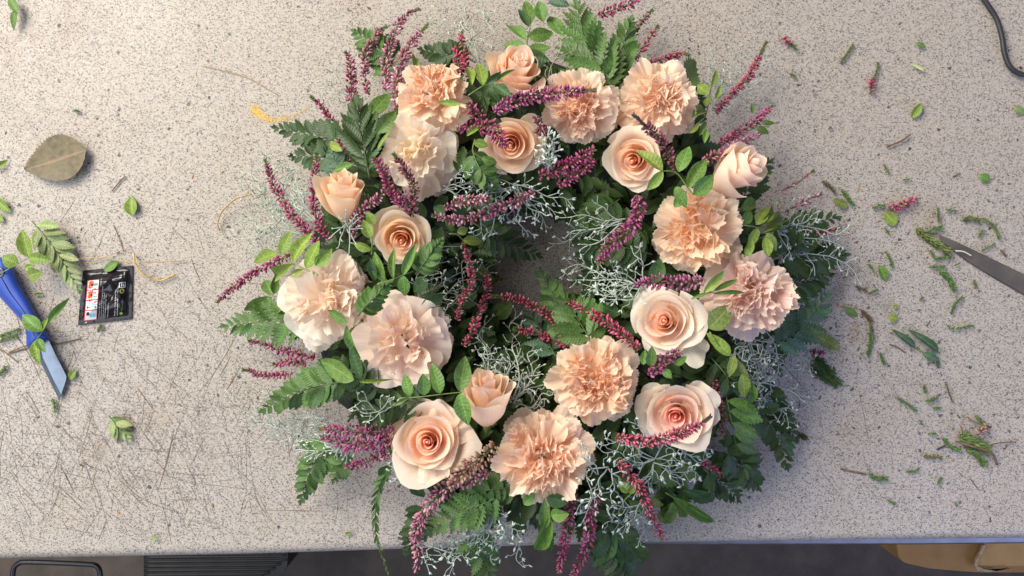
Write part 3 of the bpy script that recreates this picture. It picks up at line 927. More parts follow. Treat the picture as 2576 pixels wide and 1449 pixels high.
carnation("tan peach carnation tilted away at the upper left, beside tall heather spikes", 1090, 232, 90, lean=(-0.1, -1), deg=38, rim=(0.86, 0.58, 0.39), heart=(0.86, 0.53, 0.34), seed=31)
LOOSE = [(6, 1.08, 2, -24, 0.75, 0.06, 1.3, 0.00, .02), (6, 1.0, 14, -8, 0.74, 0.09, 1.4, 0.08, .02), (6, 0.84, 23, 8, 0.72, 0.13, 1.5, 0.17, .025), (5, 0.67, 32, 26, 0.70, 0.17, 1.6, 0.26, .03), (5, 0.50, 42, 38, 0.68, 0.20, 1.8, 0.33, .03), (4, 0.36, 54, 44, 0.66, 0.22, 2.0, 0.36, .03), (3, 0.24, 68, 20, 0.7, 0.25, 2.0, 0.38, .03)]
carnation("big cream carnation with smooth wavy petals and a long drooping lower lobe", 1056, 382, 92, lean=(0.3, 0.3), deg=12, rim=(0.90, 0.78, 0.58), heart=(0.90, 0.70, 0.48), seed=32, rings=LOOSE, alpha=0.35, extra=[(-62, -6, 1.45, .42, -.3, 0.1, (0.88, .66, .44)), (-95, -2, 1.4, .42, -.3, 0.05, (0.88, .66, .44)), (-78, 2, 1.35, .35, -.3, 0.12, (0.88, .72, .5))])
carnation("peach carnation half under a thin heather spike, with smooth pale petals on its right", 1458, 272, 90, lean=(-0.7, 0.4), deg=16, rim=(0.88, 0.62, 0.46), heart=(0.88, 0.48, 0.31), seed=33, extra=[(-10, 18, 1.05, .62, -.3, .1, (.88, .68, .53)), (-40, 14, 1.05, .6, -.3, .1, (.88, .70, .50)), (75, 45, .95, .42, .2, .1, (.88, .64, .48))])
carnation("full domed pale peach carnation at the upper right, under the serrated fern leaf", 1655, 254, 95, lean=(0.1, -0.2), deg=10, rim=(0.88, 0.62, 0.44), heart=(0.88, 0.60, 0.42), seed=34, extra=[(190, 0, 1.05, .35, -.2, 0), (215, -4, 1.1, .4, -.2, 0)])
carnation("yellowish peach carnation beside a bright green leaf sprig at the right", 1748, 575, 103, lean=(-0.3, -0.1), deg=12, rim=(0.88, 0.62, 0.41), heart=(0.87, 0.52, 0.30), seed=35, extra=[(250, 0, 1.1, .45, -.3, 0, (.87, .68, .44)), (30, 8, 1.15, .3, -.1, 0, (.87, .68, .46))])
carnation("dusty pink carnation tilted right at the right rim, one cream petal on its left", 1893, 735, 102, lean=(0.4, -0.1), deg=22, rim=(0.78, 0.52, 0.46), heart=(0.80, 0.55, 0.49), seed=36, extra=[(150, 8, 1.15, .5, -.3, 0.05, (0.87, .72, .55)), (185, 0, 1.15, .45, -.4, 0, (0.86, .66, .52))])
carnation("creamy white carnation with one white petal hanging down, at the left of the wreath", 826, 748, 104, lean=(0.2, -0.1), deg=12, rim=(0.91, 0.77, 0.64), heart=(0.91, 0.70, 0.56), seed=37, rings=LOOSE[:1] + [(7, 1.0, 13, -8, 0.66, 0.09, 1.6, 0.09, .07), (7, 0.87, 22, 8, 0.64, 0.13, 1.8, 0.18, .07), (6, .72, 30, 24, .62, .17, 1.9, .27, .06), (6, .56, 40, 36, .6, .2, 2.0, .34, .06), (4, .4, 52, 44, .6, .22, 2.2, .38, .06)], alpha=0.35, extra=[(-98, -8, 1.25, .50, -.25, 0.02, (0.90, .83, .72)), (-80, -2, 1.12, .45, -.25, 0.05, (.89, .78, .62)), (28, 0, 1.15, .4, -.2, 0, (.85, .68, .48)), (68, 8, 1.12, .4, -.1, 0, (.88, .72, .58))])
carnation("loose pale blush carnation with wide flat petals, below the creamy white one", 1015, 862, 112, lean=(0.1, 0.1), deg=6, rim=(0.89, 0.70, 0.58), heart=(0.90, 0.62, 0.50), seed=38, rings=LOOSE, alpha=0.4, dome=0.9, extra=[(-5, 2, 1.12, .45, -.3, 0, (.82, .62, .48)), (25, 6, 1.08, .35, -.3, 0, (.84, .64, .54)), (230, 0, 1.1, .5, -.3, 0, (.88, .68, .54)), (-60, 4, 1.05, .35, -.3, .02, (.88, .66, .52)), (62, 55, .85, .2, .2, .0, (.88, .68, .56))])
carnation("ruffled deep peach carnation above the lower right roses, beside the fern", 1500, 957, 103, lean=(0, 0.15), deg=10, rim=(0.87, 0.57, 0.36), heart=(0.87, 0.49, 0.30), seed=39, extra=[(262, 0, 1.1, .4, -.3, 0, (.87, .62, .42)), (282, 0, 1.08, .4, -.3, 0, (.87, .62, .42)), (232, 0, 1.05, .4, -.3, 0, (.87, .62, .42))])
carnation("ruffled peach carnation at the bottom of the wreath, facing straight up", 1368, 1142, 112, lean=(0, 0), deg=4, rim=(0.88, 0.61, 0.44), heart=(0.88, 0.53, 0.36), seed=40, extra=[(58, 5, 1.2, .35, -.3, 0, (.87, .66, .48)), (15, 15, 1.15, .45, -.3, .05, (.84, .62, .46)), (-5, 8, 1.15, .3, -.3, 0, (.86, .66, .46))])

# ------------------------------------------------------------------ heather
def bell_template(k=6):
    rows = [(0.0, 0.10), (0.18, 0.78), (0.45, 1.0), (0.75, 0.72), (1.0, 0.10)]
    v = []
    for x, r in rows:
        for j in range(k):
            a = 2 * math.pi * j / k
            v.append((x, r * math.cos(a), r * math.sin(a)))
    v = np.array(v)
    f = []
    for i in range(len(rows) - 1):
        for j in range(k):
            f.append((i * k + j, i * k + (j + 1) % k, (i + 1) * k + (j + 1) % k, (i + 1) * k + j))
    return v, np.array(f)


BV, BF = bell_template()
NV = np.array([(0, 0, 0), (.5, .13, .03), (1, 0, .08), (.5, -.13, .03), (.5, 0, .09)], float)
NF = np.array([(0, 1, 4), (1, 2, 4), (2, 3, 4), (3, 0, 4)])
MAG = [(0.43, 0.040, 0.155), (0.54, 0.10, 0.25), (0.33, 0.024, 0.10)]
PKS = [(0.54, 0.15, 0.28), (0.66, 0.30, 0.42), (0.42, 0.07, 0.17)]
RED = [(0.50, 0.045, 0.115), (0.60, 0.11, 0.22), (0.38, 0.022, 0.075)]
PUR = [(0.40, 0.045, 0.18), (0.50, 0.11, 0.29), (0.30, 0.025, 0.12)]
TAN = [(0.50, 0.27, 0.18), (0.42, 0.16, 0.13), (0.58, 0.36, 0.27)]
DUL = [(0.22, 0.035, 0.075), (0.28, 0.05, 0.10), (0.16, 0.03, 0.05)]
PAL = dict(m=MAG, p=PKS, r=RED, u=PUR, t=TAN, d=DUL)


def perp(d):
    a = np.cross(d, (0, 0, 1.0))
    if np.linalg.norm(a) < 1e-3: a = np.array([1.0, 0, 0])
    a /= np.linalg.norm(a)
    return a, np.cross(a, d)


def needles(s, q, c, count, ln, r, t0=0.0, t1=1.0):
    """tiny needle leaves round a stem"""
    n = len(q)
    for k in range(count):
        t = t0 + (t1 - t0) * (k + .5) / count
        i = min(n - 2, int(t * (n - 1)))
        d = q[i + 1] - q[i]; d = d / (np.linalg.norm(d) + 1e-9)
        a, b = perp(d)
        th = k * 2.4 + r.random()
        o = a * math.cos(th) + b * math.sin(th)
        x = d * 0.75 + o * 0.65; x /= np.linalg.norm(x)
        y, z = perp(x)
        l = ln * r.uniform(.7, 1.25)
        m = np.stack([x * l, y * l, z * l], 1)
        v = NV @ m.T + q[i]
        v[:, 2] = np.maximum(v[:, 2], 0.0006)
        s.add(v, NF, c=np.array(c) * r.uniform(.65, 1.3))


def heather(label, pts, w=11, pal='m', dz=0.024, dens=1.0, seed=0, tip=0.10, tipc=(0.075, 0.115, 0.025), onz=None, fade=0.0, bell=1.0, cat="heather sprig", group="magenta heather sprigs in the wreath", stemc=None, start=0.0, sparse=0.0):
    r = random.Random(seed)
    w = w * 1.12
    n = 70
    q2 = spline(pts, n)
    wv = np.cumsum(np.array([r.gauss(0, 1) for _ in range(n)])) ; wv = np.convolve(np.pad(wv, 6, mode='edge'), np.ones(13) / 13, mode='valid'); wv -= np.linspace(wv[0], wv[-1], n)
    dq = np.gradient(q2, axis=0); dq /= np.linalg.norm(dq, axis=1)[:, None]
    q2 = q2 + np.stack([-dq[:, 1], dq[:, 0]], 1) * (wv * 0.55)[:, None]
    p_a, p_b = r.uniform(0, 6.3), r.uniform(0, 6.3)
    z = np.array([(onz if onz is not None else zsurf(x, y) + dz) for x, y in q2])
    if onz is None:
        kz = np.convolve(np.pad(z, 8, mode='edge'), np.ones(17) / 17, mode='valid'); z = kz
        z = z + np.linspace(-0.006, 0.004, n)
    q = np.array([tuple(P(x, y, zz)) for (x, y), zz in zip(q2, z)])
    o0 = q[0].copy()
    o = empty("heather_sprig", label, cat, o0, group)
    s = Soup(); tube(s, q[::3], 1.5 * S, 0.7 * S, 5, c=(0.12, 0.055, 0.03) if stemc is None else stemc)
    lenp = np.sum(np.linalg.norm(np.diff(q2, axis=0), axis=1))
    if tip > 0: needles(s, q, tipc, int(lenp * tip * 1.6) + 10, 0.0030, r, 1 - tip, 1.0)
    needles(s, q, (0.06, 0.075, 0.02), int(lenp * 0.35), 0.0030, r, 0.05, 1 - tip)
    link("stem", s.mesh("stem", M_ATTR, True, o0), o)
    s = Soup()
    cnt = int(lenp * 0.52 * dens * (w / 11.0) ** 0.9)
    T = np.linspace(start, 1 - tip * 0.8, cnt)
    pal = PAL[pal]
    for k, t in enumerate(T):
        clump = 0.5 + 0.35 * math.sin(t * lenp / 9.0 + p_a) + 0.25 * math.sin(t * lenp / 4.1 + p_b)
        if r.random() < sparse or r.random() > 0.62 + 0.6 * clump: continue
        i = min(n - 2, int(t * (n - 1)))
        d = q[i + 1] - q[i]; d = d / (np.linalg.norm(d) + 1e-9)
        a, b = perp(d)
        th = k * 2.39996 + r.uniform(-.4, .4)
        out = a * math.cos(th) + b * math.sin(th)
        env = min(1, 0.62 + 2.2 * t) * min(1, 0.42 + 2.0 * (1 - t))
        x = d * r.uniform(0.15, 0.75) + out * 1.0 + np.array([0, 0, 0.10]); x /= np.linalg.norm(x)
        y, zq = perp(x)
        l = (0.0037 + 0.0012 * r.random()) * (0.62 + 0.38 * env) * bell * r.uniform(.68, 1.18)
        rad = l * r.uniform(0.20, 0.29)
        wid = (w * S * env)
        off = max(0.0004, wid - l * 0.75) * r.uniform(0.35, 1.1)
        base = q[i] + out * off + d * r.uniform(-.0008, .0008)
        m = np.stack([x * l, y * rad, zq * rad], 1)
        v = BV @ m.T + base
        v[:, 2] = np.maximum(v[:, 2], 0.0005)
        c = np.array((0.74, 0.90, 0.76)) * np.array(pal[0] if r.random() < .5 else (pal[1] if r.random() < .6 else pal[2])) * r.uniform(.75, 1.25)
        f2 = np.repeat(np.array([0.55, .85, 1.0, 1.15, 1.3]), 6)[:, None]
        if r.random() < .07: c = np.array((.22, .12, .06)) * r.uniform(.6, 1.5)
        cc = c[None, :] * f2
        pale = np.repeat(np.array([0, 0, .06, .22, .30]), 6)[:, None] * r.random()
        if fade and t < fade: pale = pale + (0.55 * (1 - t / fade))
        cc = cc * (1 - pale) + np.array([0.66, 0.42, 0.47]) * pale
        s.add(v, BF, c=np.clip(cc, 0, 1))
    bo = link("flower_bells", s.mesh("flower_bells", M_BELL, True, o0), o)
    tag(bo, kind='stuff')
    return o


OV = 0.052   # extra height of sprigs that lie across a flower
HE = [
 ("tall pink heather spike with tip curving right, at the wreath's upper left", [(970, 225), (970, 150), (983, 100), (1003, 55), (1027, 32), (1052, 23)], 14, 'p', .024, dict(tipc=(.10, .06, .03))),
 ("pink heather spike bending right over the fern tip at the upper left corner", [(925, 235), (913, 173), (923, 123), (937, 100), (953, 78), (974, 66)], 12, 'p', .02, {}),
 ("upright magenta heather spike on the outer side at the upper left", [(895, 300), (884, 253), (880, 207), (884, 173), (877, 140), (869, 131)], 14, 'm', .02, dict(tip=.06)),
 ("pink heather spike leaning right beside the tan carnation", [(1000, 275), (997, 207), (1010, 160), (1030, 120), (1053, 87), (1077, 62)], 13, 'p', .03, {}),
 ("short upright magenta heather spike between the tan carnation and the top rose", [(1158, 192), (1148, 135), (1157, 100), (1163, 80)], 11, 'r', .02, dict(tip=.06)),
 ("short crossing magenta heather spike right of the tan carnation", [(1180, 195), (1168, 150), (1170, 118)], 8, 'r', .016, {}),
 ("small heather spike pointing up left over the feathered fern at the left", [(847, 312), (823, 290), (803, 267), (782, 243)], 8, 'm', .02, dict(tip=.25)),
 ("small magenta heather piece showing between dark fern leaves at the left", [(878, 412), (868, 375), (850, 350)], 8, 'm', .022, {}),
 ("long magenta heather spike at the far left with green tip, leaning over silver twigs", [(800, 612), (752, 565), (724, 527), (699, 483), (680, 445), (667, 400)], 12, 'm', .022, dict(tip=.07)),
 ("straight magenta heather spike touching the left side of the apricot bud", [(832, 602), (803, 566), (784, 516), (792, 450), (797, 393)], 12, 'm', .03, dict(tip=.05)),
 ("thin dark heather spike lying across the big cream carnation", [(1038, 518), (1042, 470), (1022, 425), (991, 387)], 11, 'd', OV, dict(tip=.12)),
 ("magenta heather spike along the lower left of the big cream carnation", [(1015, 522), (980, 478), (965, 433), (941, 398)], 12, 'm', OV - .01, dict(tip=.04)),
 ("stout magenta heather tuft right of the apricot bud, beside the cream carnation's lobe", [(1040, 545), (1020, 505), (985, 480)], 17, 'p', .030, dict(tip=0)),
 ("pink heather branch between the apricot bud and the small open apricot rose", [(889, 600), (893, 560), (925, 518), (972, 480)], 12, 'p', .032, dict(tip=.04)),
 ("magenta heather spike pointing far out left from the creamy white carnation", [(735, 640), (680, 662), (632, 688), (582, 724), (547, 762)], 11, 'm', .022, dict(tip=.08, tipc=(.10, .08, .03))),
 ("magenta heather spike pointing left below the left feathered fern", [(790, 902), (763, 893), (717, 880), (672, 866), (627, 856)], 10, 'm', .022, dict(tip=.05)),
 ("lowest heather spike pointing left, with a brown green tip, at the left rim", [(735, 941), (687, 941), (653, 938), (612, 930)], 9, 'm', .018, dict(tip=.14)),
 ("short heather branch between two left pointing heather spikes at the left rim", [(770, 918), (730, 912), (688, 916)], 10, 'm', .02, {}),
 ("stout purple heather spike left of the largest open rose, upper of three", [(990, 1082), (940, 1084), (880, 1084), (803, 1078)], 15, 'u', .026, dict(tip=.10, tipc=(.13, .08, .03))),
 ("stout purple heather spike left of the largest open rose, middle of three", [(990, 1108), (930, 1118), (870, 1115), (808, 1098)], 16, 'u', .028, dict(tip=0)),
 ("stout purple heather spike left of the largest open rose, lowest of three", [(990, 1138), (950, 1150), (915, 1165), (868, 1172)], 13, 'u', .024, dict(tip=0)),
 ("long drooping heather spray running from the largest rose down over the table edge", [(1185, 1165), (1137, 1213), (1090, 1257), (1067, 1299), (1049, 1350), (1053, 1393), (1046, 1440)], 18, 'p', .028, dict(tip=.03)),
 ("heather spray with fading tan bells between the largest rose and the bottom carnation", [(1245, 1118), (1218, 1150), (1180, 1180), (1130, 1225)], 20, 't', .034, dict(tip=0)),
 ("pink heather tuft under the bottom carnation's left side", [(1228, 1185), (1200, 1205), (1160, 1222)], 14, 'p', .030, dict(tip=0)),
 ("magenta heather spike pointing up left between the tan and the cream carnations", [(1222, 315), (1200, 290), (1178, 262)], 14, 'm', .040, dict(tip=.02)),
 ("magenta heather tuft pointing left below the tan carnation", [(1215, 308), (1185, 318), (1152, 324)], 11, 'm', .040, dict(tip=.02)),
 ("long purple heather spike with thin brown end over the peach carnation at the top", [(1242, 284), (1290, 257), (1340, 240), (1407, 230), (1500, 227)], 15, 'u', OV + .008, dict(tip=.14, tipc=(.10, .07, .04))),
 ("magenta heather tuft lying on the upper left petals of the open rose", [(1205, 330), (1235, 318), (1258, 345), (1272, 368)], 17, 'm', OV + .006, dict(tip=0)),
 ("short magenta heather spike between the open rose and the peach carnation", [(1376, 345), (1362, 325), (1350, 298)], 13, 'm', .040, dict(tip=0)),
 ("stout magenta heather spike pointing up right in the middle below the peach carnation", [(1358, 442), (1407, 425), (1457, 402), (1494, 376)], 15, 'm', .042, dict(tip=.03)),
 ("stout magenta heather spike just under another one left of the pale peach rose", [(1405, 468), (1430, 448), (1460, 432), (1494, 402)], 15, 'm', .040, dict(tip=0)),
 ("fading pink heather spike lying level above the hole of the wreath", [(1120, 522), (1170, 508), (1235, 497)], 12, 'p', .034, dict(tip=.04)),
 ("long pink heather spike sweeping left along the upper rim of the hole", [(1345, 484), (1290, 515), (1220, 540), (1150, 553), (1088, 542)], 13, 'p', .032, dict(tip=.04)),
 ("dark tipped heather spike lying over the pale peach rose's upper right petals", [(1705, 430), (1684, 390), (1654, 343), (1624, 317), (1594, 288)], 12, 'd', OV + .006, dict(tip=.28, tipc=(.075, .055, .045))),
 ("long heather spike with olive tip pointing up right at the upper right", [(1800, 280), (1837, 240), (1874, 207), (1894, 173), (1910, 145), (1928, 105)], 10, 'r', .024, dict(tip=.24, tipc=(.085, .10, .025))),
 ("heather spike pointing up right just above the blush bud, upper of two", [(1805, 365), (1844, 340), (1884, 317), (1917, 290), (1944, 266)], 12, 'm', .028, dict(tip=.08)),
 ("pale flowered heather spike lying right above the blush bud, lower of two", [(1765, 405), (1817, 387), (1864, 360), (1912, 336)], 12, 'p', .036, dict(tip=.03)),
 ("heather spike running off the top of the picture right of the tall fern", [(1505, 38), (1557, 18), (1612, -6)], 13, 'm', .02, dict(tip=.02)),
 ("loose thin heather branch at the top right, leaning up right, behind the domed carnation", [(1584, 105), (1607, 63), (1641, 25)], 9, 'd', .016, dict(tip=.15, sparse=.3)),
 ("sparse heather branch right of the fern at the top right", [(1600, 150), (1626, 110), (1655, 65)], 9, 'r', .014, dict(tip=.08, sparse=.35)),
 ("heather spike pointing right behind the domed carnation, green at its tip", [(1634, 158), (1682, 143), (1732, 137)], 9, 'r', .022, dict(tip=.12)),
 ("thick purple heather spray hanging toward the hole left of the yellowish carnation", [(1602, 490), (1606, 533), (1588, 576), (1550, 606), (1524, 635), (1506, 664)], 18, 'u', .034, dict(tip=.04)),
 ("thick magenta heather spike with cream bells at its right end above the blush rose", [(1772, 703), (1724, 713), (1657, 710), (1598, 716)], 16, 'u', OV - .004, dict(tip=0, fade=.42)),
 ("heather spike with green tip reaching into the hole from the lower right", [(1430, 868), (1392, 800), (1340, 766), (1290, 750), (1238, 745)], 11, 'r', .036, dict(tip=.12)),
 ("short heather spike with mossy tip below another in front of the hole", [(1428, 872), (1394, 853), (1347, 836), (1294, 828)], 11, 'r', .034, dict(tip=.10)),
 ("long magenta heather spike between the fern and the blush rose", [(1610, 876), (1574, 850), (1534, 818), (1490, 790), (1460, 776), (1426, 754)], 13, 'r', .040, dict(tip=.03)),
 ("red stemmed heather spike standing left of the hole", [(1150, 806), (1162, 760), (1184, 710), (1180, 670), (1166, 614)], 9, 'r', .030, dict(tip=.06, tipc=(.16, .05, .03), sparse=.15)),
 ("second red stemmed heather spike left of the hole, nearer the silver twigs", [(1166, 868), (1190, 833), (1206, 783), (1224, 733), (1223, 680)], 10, 'r', .032, dict(tip=.05, tipc=(.16, .05, .03))),
 ("stubby purple heather tuft resting under the hanging cream petal of the blush rose", [(1634, 945), (1657, 916), (1684, 898), (1708, 884)], 14, 'u', OV, dict(tip=0)),
 ("heather spike with blackish end lying across the pink hearted rose", [(1550, 1098), (1607, 1110), (1660, 1108), (1707, 1088), (1757, 1068), (1788, 1047)], 13, 'r', OV + .010, dict(tip=.14, tipc=(.07, .055, .045))),
 ("heather spike hanging down right over the table edge from the silver twigs", [(1555, 1160), (1590, 1199), (1614, 1233), (1634, 1283), (1654, 1326), (1665, 1356)], 13, 'r', .034, dict(tip=.03)),
 ("left one of two long heather spikes hanging over the front edge", [(1442, 1228), (1434, 1283), (1432, 1320), (1424, 1359), (1406, 1440)], 13, 'm', .032, dict(tip=.02)),
 ("right one of two long heather spikes hanging over the front edge", [(1508, 1245), (1487, 1285), (1484, 1333), (1474, 1383), (1440, 1449)], 15, 'm', .030, dict(tip=.02)),
 ("dark dull heather spike upright at the right of the pink hearted rose", [(1798, 955), (1806, 1006), (1817, 1043), (1815, 1092)], 10, 'd', .020, dict(tip=.02)),
 ("small bright heather piece right below the pink hearted rose", [(1765, 1158), (1800, 1180), (1834, 1196)], 9, 'r', .020, dict(tip=.18)),
 ("thin pale heather spike sticking out to the right above the silver twigs", [(1972, 535), (2010, 513), (2064, 488)], 8, 'p', .014, dict(tip=.04, sparse=.3)),
 ("reddish heather spike pointing right under the silver twigs at the right rim", [(1980, 576), (2044, 582), (2114, 573)], 10, 'r', .012, dict(tip=.08)),
 ("topmost thin pale heather spike sticking out at the right rim", [(1966, 480), (2004, 457), (2046, 430)], 7, 'p', .010, dict(tip=.08, sparse=.4)),
 ("small purple heather bit half hidden under the right rim of the wreath", [(2036, 884), (2074, 889)], 7, 'u', .004, dict(tip=0)),
]
for k, (lab, pts, w, pal, dz, kw) in enumerate(HE):
    heather(lab, pts, w, pal, dz, seed=100 + k, **kw)

# ------------------------------------------------------------------ ferns
FR = [
 ("fern frond tip behind pink heather in the upper left corner of the wreath", [(1000, 190), (968, 140), (925, 100), (885, 76)], 66, 8, 'f', .004, {}),
 ("dark fern frond lying level along the top rim behind the tan carnation", [(1190, 150), (1130, 140), (1052, 123)], 55, 7, 'k', .002, {}),
 ("feathered dark fern frond pointing left at the upper left rim", [(900, 375), (850, 358), (783, 340), (676, 318)], 62, 9, 'k', .008, {}),
 ("dark fern frond with long narrow leaflets fanning up left of the cream carnation", [(930, 450), (915, 370), (905, 300), (898, 250)], 110, 8, 'k', .030, dict(ang=34, wr=.26, kind='p')),
 ("short dark fern frond pointing left above the apricot bud", [(850, 402), (790, 393), (725, 393)], 48, 6, 'k', .006, {}),
 ("bluish fern leaflets just above the apricot bud", [(860, 450), (845, 410), (835, 372)], 45, 5, 'b', .014, {}),
 ("broad green fern frond pointing left below the left leaf sprig", [(790, 800), (720, 808), (640, 812), (548, 823)], 76, 9, 'f', .014, dict(kind='l', wr=.42)),
 ("long green fern frond pointing down left above silver twigs", [(880, 958), (800, 972), (720, 1000), (645, 1042)], 66, 11, 'f', .014, {}),
 ("dark fern frond under the oval leaf at the lower left", [(960, 985), (880, 940), (800, 905)], 62, 8, 'k', .018, {}),
 ("dark leaflets of a fern bending under the row of round leaves", [(1080, 1010), (1000, 1020), (920, 1060), (890, 1100)], 64, 8, 'k', .010, dict(wr=.30)),
 ("small fern frond hanging down at the lower left, tip on the table", [(840, 1120), (800, 1150), (775, 1200), (754, 1272)], 58, 8, 'f', .006, {}),
 ("short fern leaflets under the purple heather at the lower left", [(880, 1140), (850, 1180), (838, 1212)], 46, 5, 'f', .004, {}),
 ("edge on fern frond hanging down over the front edge of the table", [(985, 1165), (950, 1240), (945, 1340), (962, 1400), (982, 1462)], 34, 14, 'f', .012, dict(ang=24, wr=.24)),
 ("green fern frond spreading left over the front edge below the largest rose", [(1265, 1248), (1210, 1270), (1150, 1295), (1054, 1348)], 72, 9, 'f', .018, dict(kind='l', wr=.40)),
 ("dark fern frond behind the tan heather bells at the bottom", [(1300, 1225), (1220, 1235), (1140, 1262)], 60, 7, 'f', .010, {}),
 ("fern frond drooping past the table edge left of the silver twigs", [(1080, 1270), (1040, 1340), (1020, 1400)], 52, 7, 'k', .004, {}),
 ("fern leaves hanging in front of the table edge under the bottom silver twigs", [(1200, 1330), (1210, 1400), (1240, 1462)], 70, 6, 'f', .004, dict(kind='l', wr=.42)),
 ("broad dark fern at the bottom right of the two hanging heather spikes", [(1520, 1310), (1545, 1370), (1580, 1455)], 92, 7, 'k', .008, dict(wr=.42)),
 ("blackish fern frond whose tips point into the hole of the wreath", [(1190, 560), (1260, 605), (1369, 650)], 62, 8, 'k', .004, dict(wr=.30)),
 ("green fern frond reaching up into the hole from below", [(1418, 870), (1410, 800), (1385, 730), (1348, 668)], 56, 8, 'f', .014, {}),
 ("fern frond with broad leaflets between two heather spikes above the deep peach carnation", [(1500, 880), (1470, 830), (1440, 780), (1415, 740)], 88, 6, 'f', .026, dict(wr=.38)),
 ("bluish fern leaflets below the hole behind the heather", [(1400, 900), (1360, 830), (1325, 770)], 74, 6, 'b', .006, dict(wr=.34)),
 ("dark fern frond at the right side of the hole under silver twigs", [(1640, 640), (1560, 620), (1500, 620), (1448, 645)], 74, 8, 'k', .004, {}),
 ("dark fern leaflets above the right side of the hole", [(1560, 500), (1500, 540), (1450, 565)], 62, 6, 'f', .002, {}),
 ("large glossy fern frond rising at the top of the wreath", [(1556, 240), (1510, 170), (1475, 110), (1447, -4)], 112, 10, 'f', .022, dict(kind='l', wr=.36, ang=50)),
 ("glossy fern frond leaning right behind the top carnations", [(1575, 225), (1562, 170), (1570, 105), (1590, 40)], 74, 8, 'f', .012, dict(wr=.34, ang=44)),
 ("dark fern frond at the far right rim under the silver twigs", [(1950, 640), (2010, 640), (2060, 650), (2135, 640)], 78, 8, 'k', .006, dict(wr=.36)),
 ("dark fern frond pointing up right at the right rim", [(1940, 620), (2000, 590), (2050, 560), (2120, 545)], 62, 7, 'k', .002, dict(wr=.36)),
 ("blackish fern leaflets right of the dusty pink carnation", [(1960, 720), (2030, 705), (2094, 690)], 66, 7, 'k', .006, dict(wr=.36)),
 ("blue green fern frond pointing up right below the dusty pink carnation", [(1940, 868), (1985, 848), (2035, 805), (2092, 728)], 74, 8, 'b', .016, dict(kind='l', wr=.42)),
 ("fern frond with bright leaflet tips right of the pink hearted rose", [(1825, 990), (1840, 1060), (1855, 1130), (1880, 1200)], 88, 6, 'f', .014, dict(sides=2, wr=.36, ang=62)),
 ("dark fern frond at the lower right rim of the wreath", [(1880, 1010), (1935, 1060), (1965, 1120), (1985, 1190)], 64, 8, 'k', .004, {}),
 ("dark fern frond below the lower right rim, tips on the table", [(1820, 1130), (1870, 1180), (1912, 1232)], 66, 7, 'k', .004, {}),
 ("dark narrow fern leaflets at the bottom right beside the long green leaf", [(1770, 1180), (1820, 1220), (1862, 1262)], 58, 7, 'k', .004, dict(wr=.3)),
 ("dark fern frond pointing to the lower right corner of the wreath", [(1900, 960), (1960, 1040), (2012, 1118)], 56, 8, 'k', .002, {}),
 ("small fern tip lying on the lower right of the small apricot rose", [(1045, 690), (1075, 650), (1114, 598)], 44, 8, 'f', .060, {}),
 ("small curled fern tip between the white and the blush carnation", [(900, 795), (925, 765), (955, 735), (990, 702)], 44, 7, 'f', .052, dict(droop=.3)),
 ("bright green fern frond hanging left of the open peach rose", [(1188, 378), (1205, 420), (1252, 482)], 52, 7, 'f', .022, {}),
 ("dark fern leaflets between the cream carnation and the open rose", [(1150, 440), (1180, 420), (1235, 430)], 55, 6, 'k', .010, {}),
 ("dark fern leaves right of the domed carnation", [(1700, 330), (1740, 270), (1765, 215)], 60, 6, 'k', .006, dict(wr=.4)),
 ("dark fern leaves around the blush bud at the right rim", [(1860, 510), (1905, 440), (1945, 400)], 58, 6, 'k', .004, dict(wr=.4)),
 ("dark fern frond filling the gap under the blush rose and pink hearted rose", [(1790, 900), (1830, 950), (1850, 1010)], 70, 6, 'k', .006, dict(wr=.4)),
]
for k, (lab, pts, Lp, n, tint, dz, kw) in enumerate(FR):
    frond(lab, pts, Lp, n, tint=tint, dz=dz, **kw)
# single broad serrated fern leaf at the upper right
twig("broad serrated dark green leaf behind the domed carnation at the upper right", None, [(1716, 238, 1757, 141, 62, 'f', 0.1)], dz=.012, name="leaf_sprig")
for ob in [o for o in COL.objects if o.parent and o.parent.get('label', '').startswith('broad serrated')]:
    ob.data = PINNAE[1]; ob.name = "pinna"

